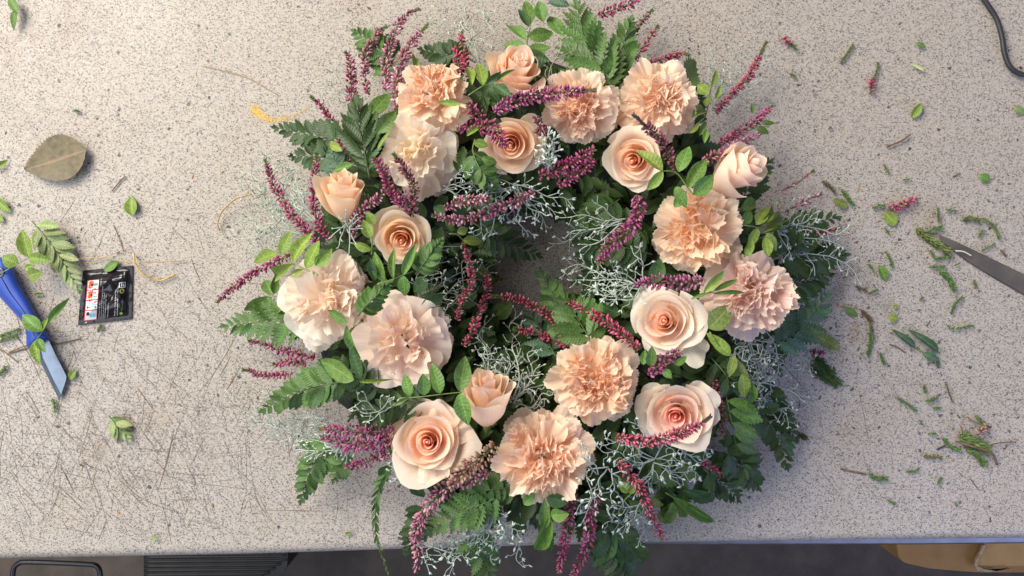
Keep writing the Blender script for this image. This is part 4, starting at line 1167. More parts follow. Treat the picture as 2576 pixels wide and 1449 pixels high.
# ------------------------------------------------------------------ smooth leaved sprigs
TW = [
 ("green sprig of paired oval leaves standing at the very top", [(1323, 138), (1327, 100), (1334, 60), (1340, -4)], [(1334, 60, 1325, -8, 30, 'm'), (1331, 66, 1304, 20, 22, 'd'), (1324, 100, 1279, 58, 29, 'm'), (1328, 93, 1397, 80, 33, 'm'), (1322, 132, 1259, 90, 31, 'm'), (1325, 127, 1388, 117, 29, 'm'), (1367, 55, 1355, -2, 30, 'm'), (1322, 138, 1380, 150, 30, 'd')], .036),
 ("single greyish leaf lying beside the tall fern at the top", None, [(1420, 90, 1379, 37, 28, 'm')], .02),
 ("pale blurred grey green leaf at the top edge of the picture", None, [(1380, 4, 1434, 12, 26, 'b')], .004),
 ("sprig of light green leaves crossing onto the half open top rose", [(1178, 240), (1214, 217), (1250, 202), (1294, 176)], [(1214, 217, 1206, 143, 31, 'l'), (1187, 214, 1177, 157, 21, 'l'), (1244, 203, 1295, 173, 10, 'm'), (1224, 213, 1261, 180, 14, 'd'), (1240, 214, 1286, 240, 26, 'd'), (1228, 226, 1260, 262, 22, 'd')], .052),
 ("small light green leaf between heather tufts left of the open rose", None, [(1174, 342, 1213, 310, 14, 'l')], .046),
 ("two yellow green leaves touching the left side of the open rose", [(1195, 350), (1190, 380), (1214, 400)], [(1192, 358, 1228, 367, 22, 'l'), (1212, 396, 1252, 412, 22, 'l')], .034),
 ("sprig of two broad green leaves beside the cream and tan carnations", [(922, 330), (935, 300), (958, 290)], [(928, 296, 984, 224, 38, 'm'), (948, 336, 997, 277, 34, 'm')], .040),
 ("narrow yellow green leaf edge on left of the cream carnation", None, [(950, 378, 979, 322, 10, 'l')], .045),
 ("upright light green leaf above the tan carnation", None, [(1047, 180, 1046, 135, 18, 'l')], .030),
 ("small leaf lying on the lower right of the tan carnation", None, [(1160, 264, 1102, 256, 13, 'l')], .058),
 ("small light green leaf on the dark fern left of the cream carnation", None, [(862, 381, 817, 354, 20, 'l')], .034),
 ("mid green leaf above the apricot bud", None, [(888, 413, 836, 431, 22, 'm')], .034),
 ("large light green sprig of paired leaves reaching left above the creamy white carnation", [(800, 692), (763, 675), (735, 660), (703, 640)], [(703, 641, 614, 651, 31, 'l'), (707, 640, 728, 583, 29, 'l'), (737, 658, 776, 585, 32, 'l'), (770, 673, 803, 606, 31, 'l'), (793, 668, 834, 628, 29, 'l'), (738, 664, 673, 705, 31, 'l'), (763, 678, 726, 697, 16, 'l')], .046),
 ("mid green leaf sprig under the light one at the left, over the feathered fern", [(740, 748), (723, 747), (688, 745)], [(688, 743, 664, 702, 26, 'm'), (690, 740, 694, 690, 20, 'm'), (723, 746, 735, 698, 29, 'm'), (687, 746, 612, 784, 30, 'm'), (722, 750, 690, 792, 27, 'm')], .028),
 ("light green leaf cluster left of the small apricot rose", [(935, 640), (936, 600), (930, 570)], [(933, 600, 913, 552, 26, 'l'), (943, 565, 922, 532, 23, 'l'), (935, 628, 886, 612, 20, 'l'), (967, 708, 938, 636, 28, 'm'), (945, 705, 930, 650, 20, 'd')], .044),
 ("three green leaves on a stem lying over the small apricot rose", [(950, 715), (985, 704), (1013, 692), (1040, 682)], [(990, 701, 987, 622, 18, 'm'), (1013, 693, 1048, 610, 22, 'm'), (1015, 693, 1017, 748, 29, 'm')], .064),
 ("curved dark green leaf lying on the creamy white carnation", None, [(873, 812, 822, 780, 27, 'm')], .062),
 ("long curved green leaf between the white and the blush carnation", None, [(872, 818, 901, 908, 22, 'm')], .056),
 ("large oval green leaf left of the loose blush carnation", None, [(892, 956, 802, 905, 48, 'm'), (908, 952, 880, 863, 27, 'd')], .044),
 ("row of round green leaves along a stem above the largest rose", [(1005, 1002), (1060, 998), (1110, 992), (1165, 986)], [(1033, 994, 1015, 945, 29, 'm'), (1067, 995, 1064, 940, 33, 'm'), (1107, 991, 1089, 912, 32, 'm'), (1157, 986, 1171, 894, 38, 'm'), (1157, 989, 1177, 1072, 38, 'm'), (990, 1020, 1032, 998, 10, 'm')], .056),
 ("narrow yellow green leaf under the loose blush carnation", None, [(903, 960, 987, 955, 9, 'l')], .05),
 ("light green leaf pair at the upper left of the hole", [(1130, 588), (1150, 590), (1166, 606)], [(1118, 556, 1152, 578, 22, 'l'), (1150, 586, 1178, 575, 20, 'l'), (1163, 604, 1219, 606, 24, 'l')], .034),
 ("sprig of leaves over the pale peach rose and blush bud, upper right", [(1745, 490), (1727, 468), (1707, 440), (1690, 431), (1667, 430)], [(1667, 430, 1604, 373, 31, 'l'), (1667, 430, 1627, 480, 26, 'l'), (1707, 433, 1735, 360, 34, 'm'), (1730, 473, 1778, 398, 36, 'm'), (1745, 490, 1797, 440, 40, 'm'), (1700, 470, 1727, 520, 28, 'm')], .060),
 ("small leaf lying on the top edge of the yellowish carnation", None, [(1696, 522, 1727, 480, 23, 'm')], .056),
 ("curling light green leaf sprig right of the domed carnation", [(1745, 320), (1775, 290), (1785, 240), (1792, 200)], [(1782, 238, 1754, 212, 26, 'l'), (1787, 222, 1814, 165, 14, 'l'), (1740, 296, 1783, 268, 26, 'l'), (1775, 270, 1782, 240, 16, 'l'), (1734, 335, 1764, 310, 12, 'l'), (1800, 250, 1815, 212, 12, 'l'), (1760, 340, 1778, 300, 14, 'm'), (1772, 360, 1780, 320, 14, 'm')], .042),
 ("narrow green leaves at the right end of the heather above the blush bud", [(1880, 330), (1905, 320), (1930, 318)], [(1912, 308, 1952, 310, 13, 'm'), (1902, 320, 1936, 334, 17, 'm'), (1894, 285, 1890, 258, 10, 'm')], .016),
 ("bright green sprig of small leaves right of the yellowish carnation", [(1862, 566), (1903, 572), (1925, 588)], [(1900, 566, 1934, 520, 26, 'l'), (1910, 566, 1955, 512, 18, 'l'), (1920, 583, 1972, 543, 29, 'l'), (1930, 584, 1982, 553, 14, 'l'), (1907, 576, 1880, 624, 25, 'l'), (1892, 604, 1873, 648, 22, 'l'), (1927, 587, 1958, 631, 25, 'l'), (1924, 597, 1935, 647, 25, 'l')], .036),
 ("mid green leaf sprig between the yellowish carnation and the bright sprig", [(1840, 560), (1862, 545)], [(1867, 566, 1891, 526, 28, 'm'), (1863, 530, 1907, 496, 27, 'm'), (1834, 543, 1858, 518, 22, 'm'), (1860, 580, 1886, 556, 24, 'd')], .028),
 ("thin three leaved sprig lying over the dusty pink carnation's left side", [(1740, 752), (1770, 740), (1796, 734)], [(1770, 738, 1825, 680, 20, 'l'), (1794, 733, 1866, 695, 14, 'm'), (1794, 738, 1876, 735, 10, 'm'), (1740, 751, 1790, 733, 8, 'm')], .060),
 ("dark olive leaf with browned edge below the dusty pink carnation", None, [(1782, 826, 1842, 772, 52, 'o')], .030),
 ("light green sprig curving down at the right of the blush rose", [(1785, 835), (1810, 870), (1840, 900), (1875, 940), (1907, 968)], [(1837, 894, 1786, 840, 28, 'l'), (1846, 895, 1838, 948, 24, 'l'), (1868, 938, 1878, 1008, 30, 'l'), (1850, 905, 1885, 950, 14, 'o'), (1885, 955, 1890, 1030, 22, 'm')], .040),
 ("small leaves round the stubby purple heather tuft by the hanging petal", [(1640, 925), (1670, 920), (1700, 904)], [(1637, 922, 1640, 872, 26, 'm'), (1618, 918, 1622, 880, 18, 'm'), (1697, 917, 1726, 902, 18, 'm'), (1668, 928, 1690, 952, 20, 'm')], .050),
 ("green sprig of pointed leaves below the bottom carnation", [(1380, 1235), (1382, 1270), (1384, 1300)], [(1370, 1330, 1370, 1257, 28, 'm'), (1385, 1296, 1430, 1294, 32, 'm'), (1384, 1299, 1346, 1394, 37, 'm'), (1318, 1270, 1345, 1240, 26, 'm'), (1374, 1252, 1432, 1266, 36, 'd')], .036),
 ("light green leaf pair between silver twigs under the bottom carnation", [(1590, 1240), (1570, 1260), (1555, 1290)], [(1586, 1238, 1556, 1212, 24, 'l'), (1580, 1240, 1600, 1215, 16, 'l')], .028),
 ("dark leaf sprig behind the silver twigs at the bottom right", [(1560, 1290), (1530, 1300)], [(1534, 1300, 1486, 1292, 26, 'd'), (1657, 1310, 1708, 1264, 38, 'm'), (1550, 1300, 1570, 1350, 30, 'd')], .016),
 ("long narrow green leaves pointing down right at the bottom right rim", [(1675, 1240), (1700, 1255), (1725, 1262)], [(1688, 1246, 1805, 1320, 26, 'm'), (1718, 1233, 1802, 1264, 30, 'd'), (1710, 1262, 1718, 1308, 20, 'm'), (1690, 1262, 1680, 1330, 28, 'm')], .012),
 ("two large dark leaves hanging over the table edge at the bottom", None, [(1540, 1330, 1492, 1415, 62, 'd'), (1540, 1336, 1625, 1424, 62, 'd'), (1530, 1340, 1545, 1440, 56, 'd')], .016),
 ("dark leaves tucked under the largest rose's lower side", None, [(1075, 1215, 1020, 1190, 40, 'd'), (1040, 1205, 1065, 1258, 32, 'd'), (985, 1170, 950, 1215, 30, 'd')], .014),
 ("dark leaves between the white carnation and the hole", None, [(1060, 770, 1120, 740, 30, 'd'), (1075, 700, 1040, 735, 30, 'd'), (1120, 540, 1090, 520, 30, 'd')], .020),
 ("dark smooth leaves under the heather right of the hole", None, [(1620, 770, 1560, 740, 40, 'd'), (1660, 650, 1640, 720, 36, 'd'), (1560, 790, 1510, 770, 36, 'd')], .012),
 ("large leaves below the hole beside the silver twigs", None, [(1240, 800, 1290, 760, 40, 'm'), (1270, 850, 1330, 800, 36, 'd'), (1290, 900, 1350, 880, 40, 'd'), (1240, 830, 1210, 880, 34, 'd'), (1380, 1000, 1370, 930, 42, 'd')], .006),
]
for lab, stem, lv, dz in TW:
    twig(lab, stem, lv, dz)

# ------------------------------------------------------------------ silver bush
def silver(label, base, tips, r0=2.6, dens=1.0, seed=1, dz=0.02, knob=1.0, side=34, col=(0.50, 0.55, 0.52), depth=1, wig=10, onz=None, fine=False):
    r = random.Random(seed)
    def zz(x, y): return (onz if onz is not None else zsurf(x, y) + dz)
    s = Soup()
    col = np.array(col) * np.array((0.78, 0.82, 0.75))
    r0 = r0 * (1.0 if fine else 0.80)
    def colr(): return np.array(col) * r.uniform(.70, 1.2)
    def stem3(p, ra, rb, zoff):
        k = max(4, int(np.sum(np.linalg.norm(np.diff(p, axis=0), axis=1)) / 7))
        p = spline(p, k)
        z0 = np.linspace(zoff[0], zoff[1], k)
        q = np.array([tuple(P(x, y, max(0.003, zz(x, y) + h))) for (x, y), h in zip(p, z0)])
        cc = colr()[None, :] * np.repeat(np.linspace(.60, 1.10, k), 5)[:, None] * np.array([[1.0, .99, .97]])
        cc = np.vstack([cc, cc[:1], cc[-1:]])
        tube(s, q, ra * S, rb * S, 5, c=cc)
        return p, q
    def knobs(q):
        d = q[-1] - q[-2]; d = d / (np.linalg.norm(d) + 1e-9)
        a, b = perp(d)
        for k in range(r.choice((1, 2, 2, 3))):
            th = r.uniform(0, 6.3)
            x = d * r.uniform(.5, 1) + (a * math.cos(th) + b * math.sin(th)) * r.uniform(.2, .9); x /= np.linalg.norm(x)
            y, zq = perp(x)
            l = 0.0027 * knob * r.uniform(.7, 1.3); w = l * (.20 if not fine else .13)
            m = np.stack([x * l, y * w, zq * w], 1)
            s.add(BV @ m.T + q[-1] - d * .0006, BF, c=np.clip(np.array(col) * r.uniform(.9, 1.25), 0, .8))
    def branch(p0, p1, ra, lvl, zoff):
        p0 = np.array(p0, float); p1 = np.array(p1, float)
        d = p1 - p0; ln = np.linalg.norm(d) + 1e-6; e = np.array([-d[1], d[0]]) / ln
        mid = [p0 + d * t + e * r.gauss(0, wig * ln / 120) for t in (0.3, 0.6, 0.83)]
        p, q = stem3([p0, *mid, p1], ra, ra * .45, zoff)
        knobs(q)
        if lvl <= 0: return
        k = len(p)
        m = max(1, int(ln / 20 * dens))
        for j in range(m):
            t = (0.18 + 0.80 * (j + r.random() * .7) / m)
            i = min(k - 2, int(t * (k - 1)))
            dd = p[i + 1] - p[i]; dd /= np.linalg.norm(dd) + 1e-9
            a = R_(r.uniform(28, 66)) * (1 if j % 2 else -1)
            f = np.array([dd[0] * math.cos(a) - dd[1] * math.sin(a), dd[0] * math.sin(a) + dd[1] * math.cos(a)])
            l2 = side * r.uniform(.55, 1.3) * (1.0 - .35 * t) * (0.62 ** (depth - lvl))
            z1 = zoff[0] + (zoff[1] - zoff[0]) * t
            branch(p[i], p[i] + f * l2, ra * .74, lvl - 1, (z1, z1 + r.uniform(-.006, .010)))
    x0, y0 = base
    o0 = P(x0, y0, zz(x0, y0))
    for tp in tips:
        b = (x0 + r.uniform(-9, 9), y0 + r.uniform(-9, 9)) if len(tp) == 2 else tp[2:4]
        branch(b, tp[:2], r0 * r.uniform(.8, 1.1), depth, (-0.004, r.uniform(0, .008)))
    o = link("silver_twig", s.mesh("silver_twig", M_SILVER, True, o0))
    o.location = o0
    tag(o, label, "silver twig", "silver grey cushion bush twigs in the wreath")
    return o


SL = [
 ("tangle of pale silver twigs sticking out at the top left of the top rose", (1200, 150), [(1090, 15), (1130, -4), (1160, 60), (1205, 5), (1245, 30), (1085, 60), (1130, 120)], dict(r0=2.1, side=34, wig=16, dz=.006, col=(.56, .59, .55))),
 ("faint silver twig tips pointing left at the upper left rim", (880, 235), [(783, 213), (800, 255), (815, 160), (835, 235)], dict(r0=1.5, side=26, dz=.002, fine=True, col=(.55, .58, .54))),
 ("silver twig cluster spreading at the far left behind the long heather spike", (790, 560), [(668, 372), (700, 400), (605, 432), (597, 480), (590, 565), (630, 520), (650, 470), (720, 420)], dict(r0=1.9, side=36, dz=.006, dens=1.2, depth=2, fine=True, col=(.53, .58, .54))),
 ("fine silver twig tips low at the far left", (760, 590), [(612, 640), (585, 600), (650, 560), (640, 610)], dict(r0=1.4, side=30, dz=.004, fine=True, depth=2, col=(.5, .56, .52))),
 ("starburst of straight silver twigs under the apricot bud", (876, 568), [(850, 625), (878, 640), (832, 598), (905, 548), (912, 575), (850, 540), (870, 532), (895, 612), (838, 575), (895, 540)], dict(r0=2.2, side=12, dens=.5, wig=3, dz=.046, knob=.8)),
 ("thick knobbly silver tuft between the open rose and peach carnation", (1385, 425), [(1383, 325), (1365, 352), (1402, 345), (1372, 385), (1400, 395), (1345, 385)], dict(r0=3.0, side=20, dens=1.6, dz=.044, knob=1.4, col=(.55, .58, .56))),
 ("long silver twigs fringing the upper rim of the hole", (1300, 470), [(1178, 595), (1235, 590), (1330, 592), (1345, 560), (1375, 580), (1400, 545), (1290, 560), (1440, 520), (1200, 480), (1150, 500)], dict(r0=2.4, side=30, dz=.024, dens=1.2, knob=1.3)),
 ("straight silver twigs crossing left of the purple heather at the hole", (1565, 555), [(1384, 613), (1420, 600), (1460, 628), (1500, 585), (1402, 548), (1490, 505)], dict(r0=2.2, side=36, wig=5, dz=.022)),
 ("thick silver twigs pointing left into the hole above the blush rose", (1615, 720), [(1415, 680), (1440, 650), (1430, 705), (1515, 755), (1590, 625), (1500, 735), (1470, 745), (1540, 660)], dict(r0=2.6, side=34, dens=1.3, dz=.022, knob=1.4)),
 ("bare silvery brown twigs curling left of the hole", (1055, 760), [(1255, 660), (1225, 700), (1160, 620), (1200, 660), (1240, 650), (1120, 680), (1130, 820), (1180, 740), (1110, 640)], dict(r0=1.9, side=34, wig=16, dz=.016, col=(.40, .41, .36))),
 ("big branching silver twig standing below the hole left of the deep peach carnation", (1290, 1010), [(1240, 795), (1310, 790), (1200, 850), (1225, 870), (1330, 850), (1360, 880), (1345, 985), (1210, 895), (1265, 900), (1365, 940)], dict(r0=2.5, side=42, dz=.020, dens=1.1, wig=14, col=(.52, .56, .53))),
 ("bare curly silver twigs right of the slim rosebud", (1340, 1015), [(1290, 950), (1385, 950), (1372, 1005), (1300, 1020), (1355, 920), (1392, 985)], dict(r0=1.9, side=30, wig=20, dz=.018, col=(.46, .45, .41))),
 ("silver twigs stretching out at the far right over dark fern", (1955, 570), [(2120, 622), (2050, 692), (2135, 570), (1990, 650), (2165, 715), (2065, 530), (1985, 625), (2040, 580), (2010, 500)], dict(r0=2.2, side=36, wig=9, dz=.026, col=(.52, .60, .58))),
 ("dense curly silver tangle below the dusty pink carnation", (1880, 850), [(1985, 1075), (2040, 945), (2020, 1010), (1960, 1000), (1930, 900), (1990, 880), (1850, 905), (1945, 960), (1975, 1040), (2010, 930), (1870, 960)], dict(r0=2.1, side=44, wig=26, dz=.020, dens=1.25, col=(.48, .52, .52))),
 ("silver twig mat under the pink hearted rose", (1650, 1160), [(1520, 1090), (1560, 1160), (1600, 1240), (1780, 1150), (1760, 1200), (1720, 1220), (1700, 1170), (1580, 1060), (1500, 1120), (1790, 1130), (1640, 1230)], dict(r0=2.3, side=40, wig=14, dz=.020, dens=1.2, knob=1.4, col=(.44, .49, .50))),
 ("silver twig hanging down between the bottom carnation and heather", (1530, 1180), [(1462, 1320), (1480, 1270), (1450, 1290), (1540, 1260), (1560, 1215)], dict(r0=2.3, side=30, dz=.034, knob=1.4, col=(.47, .52, .52))),
 ("silver twig fan over dark leaves at the bottom right", (1625, 1260), [(1516, 1322), (1560, 1330), (1605, 1375), (1530, 1285), (1580, 1340)], dict(r0=2.2, side=32, dens=1.3, dz=.034, knob=1.4, col=(.45, .50, .49))),
 ("large silver twig bunch hanging over the front edge at the bottom", (1230, 1290), [(1075, 1395), (1140, 1380), (1180, 1420), (1240, 1420), (1130, 1448), (1300, 1360), (1315, 1425), (1210, 1370), (1080, 1440), (1265, 1350), (1170, 1350)], dict(r0=2.4, side=40, wig=18, dens=1.2, dz=.026, knob=1.4, col=(.47, .53, .49))),
 ("wispy silver twigs pointing left on the table at the lower left", (880, 1075), [(570, 985), (640, 1025), (630, 1070), (680, 1110), (740, 1120), (700, 1040), (660, 1000)], dict(r0=1.7, side=38, dz=.004, fine=True, depth=2, col=(.55, .60, .56))),
 ("short bright silver twigs just under the purple heather at the lower left", (880, 1110), [(748, 1130), (770, 1150), (830, 1170), (870, 1165), (760, 1110), (820, 1145)], dict(r0=2.1, side=26, dens=1.2, dz=.022, col=(.58, .62, .58))),
 ("silver twigs among fern stems left of the largest rose", (960, 1040), [(900, 990), (880, 1030), (1000, 1010), (920, 1060), (985, 1000)], dict(r0=1.8, side=30, dz=.026, col=(.52, .56, .5))),
 ("blurred silver twigs behind heather at the upper right", (1800, 270), [(1785, 130), (1820, 180), (1870, 130), (1960, 150), (1900, 205), (1790, 200), (1880, 265), (1860, 180)], dict(r0=1.5, side=36, dz=.001, fine=True, depth=2, col=(.50, .58, .56))),
 ("bare tan twig standing between the top sprig and the tall fern", (1383, 200), [(1424, 48), (1370, 165), (1410, 100)], dict(r0=1.8, side=22, dens=.35, dz=.036, col=(.42, .38, .28), knob=.6)),
 ("small white silver twig on dark fern left of the open rose", (1140, 440), [(1190, 425), (1165, 455)], dict(r0=2.2, side=14, dz=.03)),
 ("thin silver twigs crossing under the heather between cream carnation and hole", (1120, 470), [(1180, 470), (1235, 455), (1160, 500), (1290, 470), (1340, 450)], dict(r0=1.8, side=26, dz=.022)),
 ("silver twig crossing the right petals of the bottom carnation", (1500, 1200), [(1445, 1110), (1468, 1115)], dict(r0=2.2, side=14, dens=.8, dz=.058)),
 ("silver twigs peeping out below the largest rose", (1010, 1180), [(968, 1120), (985, 1212), (995, 1205), (960, 1150)], dict(r0=2.2, side=18, dz=.022)),
]
for k, (lab, b, tips, kw) in enumerate(SL):
    silver(lab, b, tips, seed=300 + k, **kw)

# ------------------------------------------------------------------ left side of the table: leaves, knife, sachet
def loose_leaf(label, b, t, w, tint, mesh=None, z=0.0022, roll=0.0, group=None, name="loose_leaf", cat="leaf"):
    me = mesh or rnd.choice(LEAVES)
    o0 = P(b[0], b[1], z)
    o = link(name, me, None, jit(TINT[tint] if isinstance(tint, str) else tint, .06), orient(o0, P(t[0], t[1], z + .0015), w * S * 1.1, roll))
    return tag(o, label, cat, group)


o = loose_leaf("large brown green serrated leaf lying on the left of the table", (219, 378), (61, 427), 104, (0.150, 0.125, 0.070), OLDLEAF, .006)
loose_leaf("small green leaf with a brown spot above the black sachet", (333, 543), (327, 492), 29, 'l')
loose_leaf("half hidden green leaf behind the black sachet", (262, 682), (300, 655), 20, 'm')
loose_leaf("small curled leaf right of the knife tip", (176, 955), (189, 929), 15, 'l')
loose_leaf("leaf poking in at the left edge below the brown leaf", (-14, 500), (26, 534), 24, 'l')
loose_leaf("leaf tip poking in at the left edge level with the brown leaf", (-12, 428), (19, 402), 12, 'l')
loose_leaf("tiny leaf tip at the left edge just above the blue knife", (-10, 538), (8, 558), 14, 'l')
twig("curved leaf hanging in from the top left corner", [(14, -12), (36, 12)], [(26, -8, 43, 34, 19, 'm', .1), (41, 24, 27, 70, 16, 'm', .1)], onz=.006, group=None)
twig("broken twig with round leaves lying across the blue knife's end", [(-8, 694), (30, 672), (74, 648)], [(73, 648, 54, 576, 34, 'l', .1), (73, 648, 124, 655, 27, 'l', -.1), (70, 696, 104, 684, 32, 'l', 0), (46, 664, 4, 646, 32, 'l', .1), (62, 676, 84, 668, 16, 'l')], onz=.019, group=None)
twig("small light leaf sprig lying across the knife where handle meets blade", [(123, 806), (108, 832), (89, 858)], [(106, 833, 52, 791, 33, 'm', .2), (121, 812, 173, 749, 14, 'm', .1), (104, 832, 121, 799, 13, 'l', -.1), (90, 856, 95, 919, 23, 'l', 0), (96, 852, 112, 885, 18, 'm')], onz=.022, group=None)
frond("detached pale green fern tip lying between knife and sachet", [(80, 556), (110, 590), (150, 643), (176, 690), (208, 746)], 60, 9, tint='p', onz=.008, group=None, ang=50, wr=.36)
frond("short broken fern piece lying alone on the scratched lower left of the table", [(274, 1046), (298, 1075), (326, 1108)], 46, 4, tint='p', onz=.003, group=None, ang=45, wr=.42)

# knife
M_BLUE = simple("blue_plastic", (0.012, 0.046, 0.28), 0.45, noise=0.12, scale=60, bump=0.05)
M_BLADE = simple("blade_steel", (0.14, 0.165, 0.205), 0.38, 1.0, noise=0.10, scale=90)
knife = empty("paring_knife", "small knife with a blue plastic handle lying on the left of the table", "knife", P(60, 800, .005))
def inflated(name, outline, z0, h, mat, parent, steps=6, power=2.2):
    """rounded solid grown from an outline by shrinking it towards its middle line"""
    pl = spline(outline + [outline[0]], 64)[:-1]
    c = pl.mean(0)
    # medial axis approx: main direction
    u_, s_, vt = np.linalg.svd(pl - c); ax = vt[0]
    t = (pl - c) @ ax
    med = c + np.clip(t, t.min() * .80, t.max() * .80)[:, None] * ax + 0
    # shift the medial line to local centre
    perp_ = np.array([-ax[1], ax[0]]); off = (pl - c) @ perp_
    loc = []
    for tt in t:
        m = np.abs(t - tt) < (t.max() - t.min()) * .08
        loc.append(0.5 * (off[m].max() + off[m].min()))
    med = med + np.array(loc)[:, None] * perp_
    vv = []; n = len(pl)
    lv = [(-1, 0.0)] + [(math.cos(a), math.sin(a)) for a in np.linspace(0, math.pi / 2, steps)]
    rings = []
    for k, (cr, sr) in enumerate([(0.9, -0.35), (1.0, 0.0)] + [(math.cos(a) ** (2 / power), math.sin(a)) for a in np.linspace(0.25, math.pi / 2 - 0.02, steps)]):
        r_ = med + (pl - med) * cr
        zz = z0 + h * (0.38 + 0.62 * sr) if sr >= 0 else z0
        rings += [tuple(P(x, y, zz)) for x, y in r_]
    m = steps + 2
    i = np.arange(m - 1)[:, None] * n; j = np.arange(n)[None, :]; jn = (np.arange(n)[None, :] + 1) % n
    f = np.stack([(i + j).ravel(), (i + jn).ravel(), (i + n + jn).ravel(), (i + n + j).ravel()], 1)
    o = link(name, make_mesh(name, rings, f, mat), parent)
    if parent is not None: o.matrix_parent_inverse = Matrix.Translation(-parent.location)
    return o


inflated("handle", [(-42, 690), (-36, 662), (-12, 648), (13, 650), (32, 676), (46, 712), (70, 751), (91, 790), (110, 829), (124, 848), (104, 862), (80, 875), (67, 871), (65, 835), (52, 806), (26, 777), (0, 748), (-28, 715)], 0.001, 0.016, M_BLUE, knife)
put = put_tube("hanging_hole", None, None, [(-6, 678, .0165), (3, 676, .0168), (8, 684, .0168), (5, 694, .0168), (-5, 694, .0165)], .0012, M_STEEL, 6, 16)
put.parent = knife; put.matrix_parent_inverse = Matrix.Translation(-knife.location)
bl = [(84, 872), (121, 853), (140, 893), (167, 946), (167, 955), (149, 1006), (125, 958), (102, 911)]
bev = [(100, 866), (121, 853), (140, 893), (167, 946), (166, 956), (154, 992), (133, 952), (108, 900)]
v = [tuple(P(x, y, .0030)) for x, y in bl] + [tuple(P(x, y, .0050)) for x, y in bev]
f = [(i, (i + 1) % 8, 8 + (i + 1) % 8, 8 + i) for i in range(8)] + [tuple(range(8, 16))]
o = link("blade", make_mesh("blade", v, f, M_BLADE, smooth=False), knife); o.matrix_parent_inverse = Matrix.Translation(-knife.location)

# sachet of flower food
def foil_mat():
    m, t, b = nt("black_foil")
    b.inputs['Base Color'].default_value = (0.012, 0.010, 0.013, 1)
    b.inputs['Roughness'].default_value = 0.14
    b.inputs['Specular IOR Level'].default_value = 0.30
    tc = N(t, 'ShaderNodeTexCoord')
    nz = N(t, 'ShaderNodeTexNoise', i_Scale=55.0, i_Detail=2.0); L(t, tc.outputs['Object'], nz.inputs['Vector'])
    bp = N(t, 'ShaderNodeBump', i_Strength=0.9, i_Distance=0.004); L(t, nz.outputs['Fac'], bp.inputs['Height']); L(t, bp.outputs[0], b.inputs['Normal'])
    return m


M_FOIL = foil_mat()
def flat(name, c, rough=0.35):
    return simple(name, c, rough)


M_WH = flat("print_white", (0.62, 0.62, 0.60)); M_RD = flat("print_red", (0.55, 0.03, 0.04)); M_FL = flat("print_flower_red", (0.75, 0.07, 0.03)); M_TL = flat("print_teal", (0.20, 0.50, 0.56))
M_GR = flat("print_green", (0.20, 0.42, 0.05)); M_BK = flat("print_black", (0.02, 0.02, 0.02)); M_SG = flat("print_stem_green", (0.06, 0.22, 0.15)); M_YG = flat("print_yellow_green", (0.42, 0.50, 0.10))
# sachet corners (picture): tl, tr, br, bl
SC = [np.array(q, float) for q in ((212, 680), (334, 668), (331, 803), (196, 818))]
SC[0] = np.array((208, 681.0))
def sq(u, v, z=0.0):
    """u right 0..1, v down 0..1 on the sachet"""
    top = SC[0] * (1 - u) + SC[1] * u; bot = SC[3] * (1 - u) + SC[2] * u
    p = top * (1 - v) + bot * v
    return P(p[0], p[1], z)


def pil(u, v):
    e = min(u, 1 - u, v, 1 - v)
    k = max(0.0, min(1.0, (e - 0.055) / 0.22)); k = k * k * (3 - 2 * k)
    w = 0.0011 * math.sin(7 * u + 11 * v + 2 * math.sin(5 * v)) + 0.0008 * math.sin(13 * v - 9 * u + 3 * math.sin(4 * u))
    r_ = 0.0020 * abs(math.sin(6 * u - 7 * v + 1.2 * math.sin(6 * v))) ** 0.7 + 0.0012 * abs(math.sin(9 * u + 8 * v + math.sin(9 * u))) ** 0.7
    return 0.0016 + k * (0.0048 + w + r_)


s_o = P(265, 745, 0)
sach = empty("flower_food_sachet", "shiny black foil sachet with four small red framed pictures and white print", "sachet", s_o)
n = 45
v = []
for j in range(n):
    for i in range(n):
        u_, v_ = i / (n - 1), j / (n - 1)
        vs = v_
        if j == 0: vs = -0.006 + 0.012 * (i % 2)
        if j == n - 1: vs = 1.006 - 0.012 * (i % 2)
        v.append(tuple(sq(u_, vs, pil(u_, v_)) - s_o))
gf = grid_faces(n, n)
link("foil", make_mesh("foil", v, gf[:, ::-1], M_FOIL), sach)
v2 = [(a, b, .0006) for a, b, c in v]
link("back_foil", make_mesh("back_foil", v2, gf, M_FOIL), sach)
for y0 in (0.012, 0.986):        # crimped seal lines
    for d in (0, .022):
        yy = y0 + d * (1 if y0 < .5 else -1)
        s = Soup(); tube(s, [tuple(sq(u_, yy, pil(u_, yy) + .0001) - s_o) for u_ in np.linspace(.01, .99, 30)], .00022, .00022, 4)
        link("seal_crimp", s.mesh("seal_crimp", M_FOIL), sach)


def patch(name, quad, mat, lift, parent, nx=6):
    """print lying on the foil, quad = u0,v0,u1,v1"""
    u0, v0, u1, v1 = quad
    vv = []
    for j in range(nx):
        for i in range(nx):
            a = u0 + (u1 - u0) * i / (nx - 1); b = v0 + (v1 - v0) * j / (nx - 1)
            vv.append(tuple(sq(a, b, pil(a, b) + lift) - s_o))
    return link(name, make_mesh(name, vv, grid_faces(nx, nx)[:, ::-1], mat), parent)


def disc(name, cu, cv, ru, rv, mat, lift, parent, k=14, wob=0.0):
    vv = [tuple(sq(cu, cv, pil(cu, cv) + lift) - s_o)]
    for i in range(k):
        a = 2 * math.pi * i / k; q = 1 + wob * math.sin(4 * a + cu * 30)
        x, y = cu + ru * math.cos(a) * q, cv + rv * math.sin(a) * q
        vv.append(tuple(sq(x, y, pil(x, y) + lift) - s_o))
    return link(name, make_mesh(name, vv, [(0, 1 + (i + 1) % k, 1 + i) for i in range(k)], mat), parent)


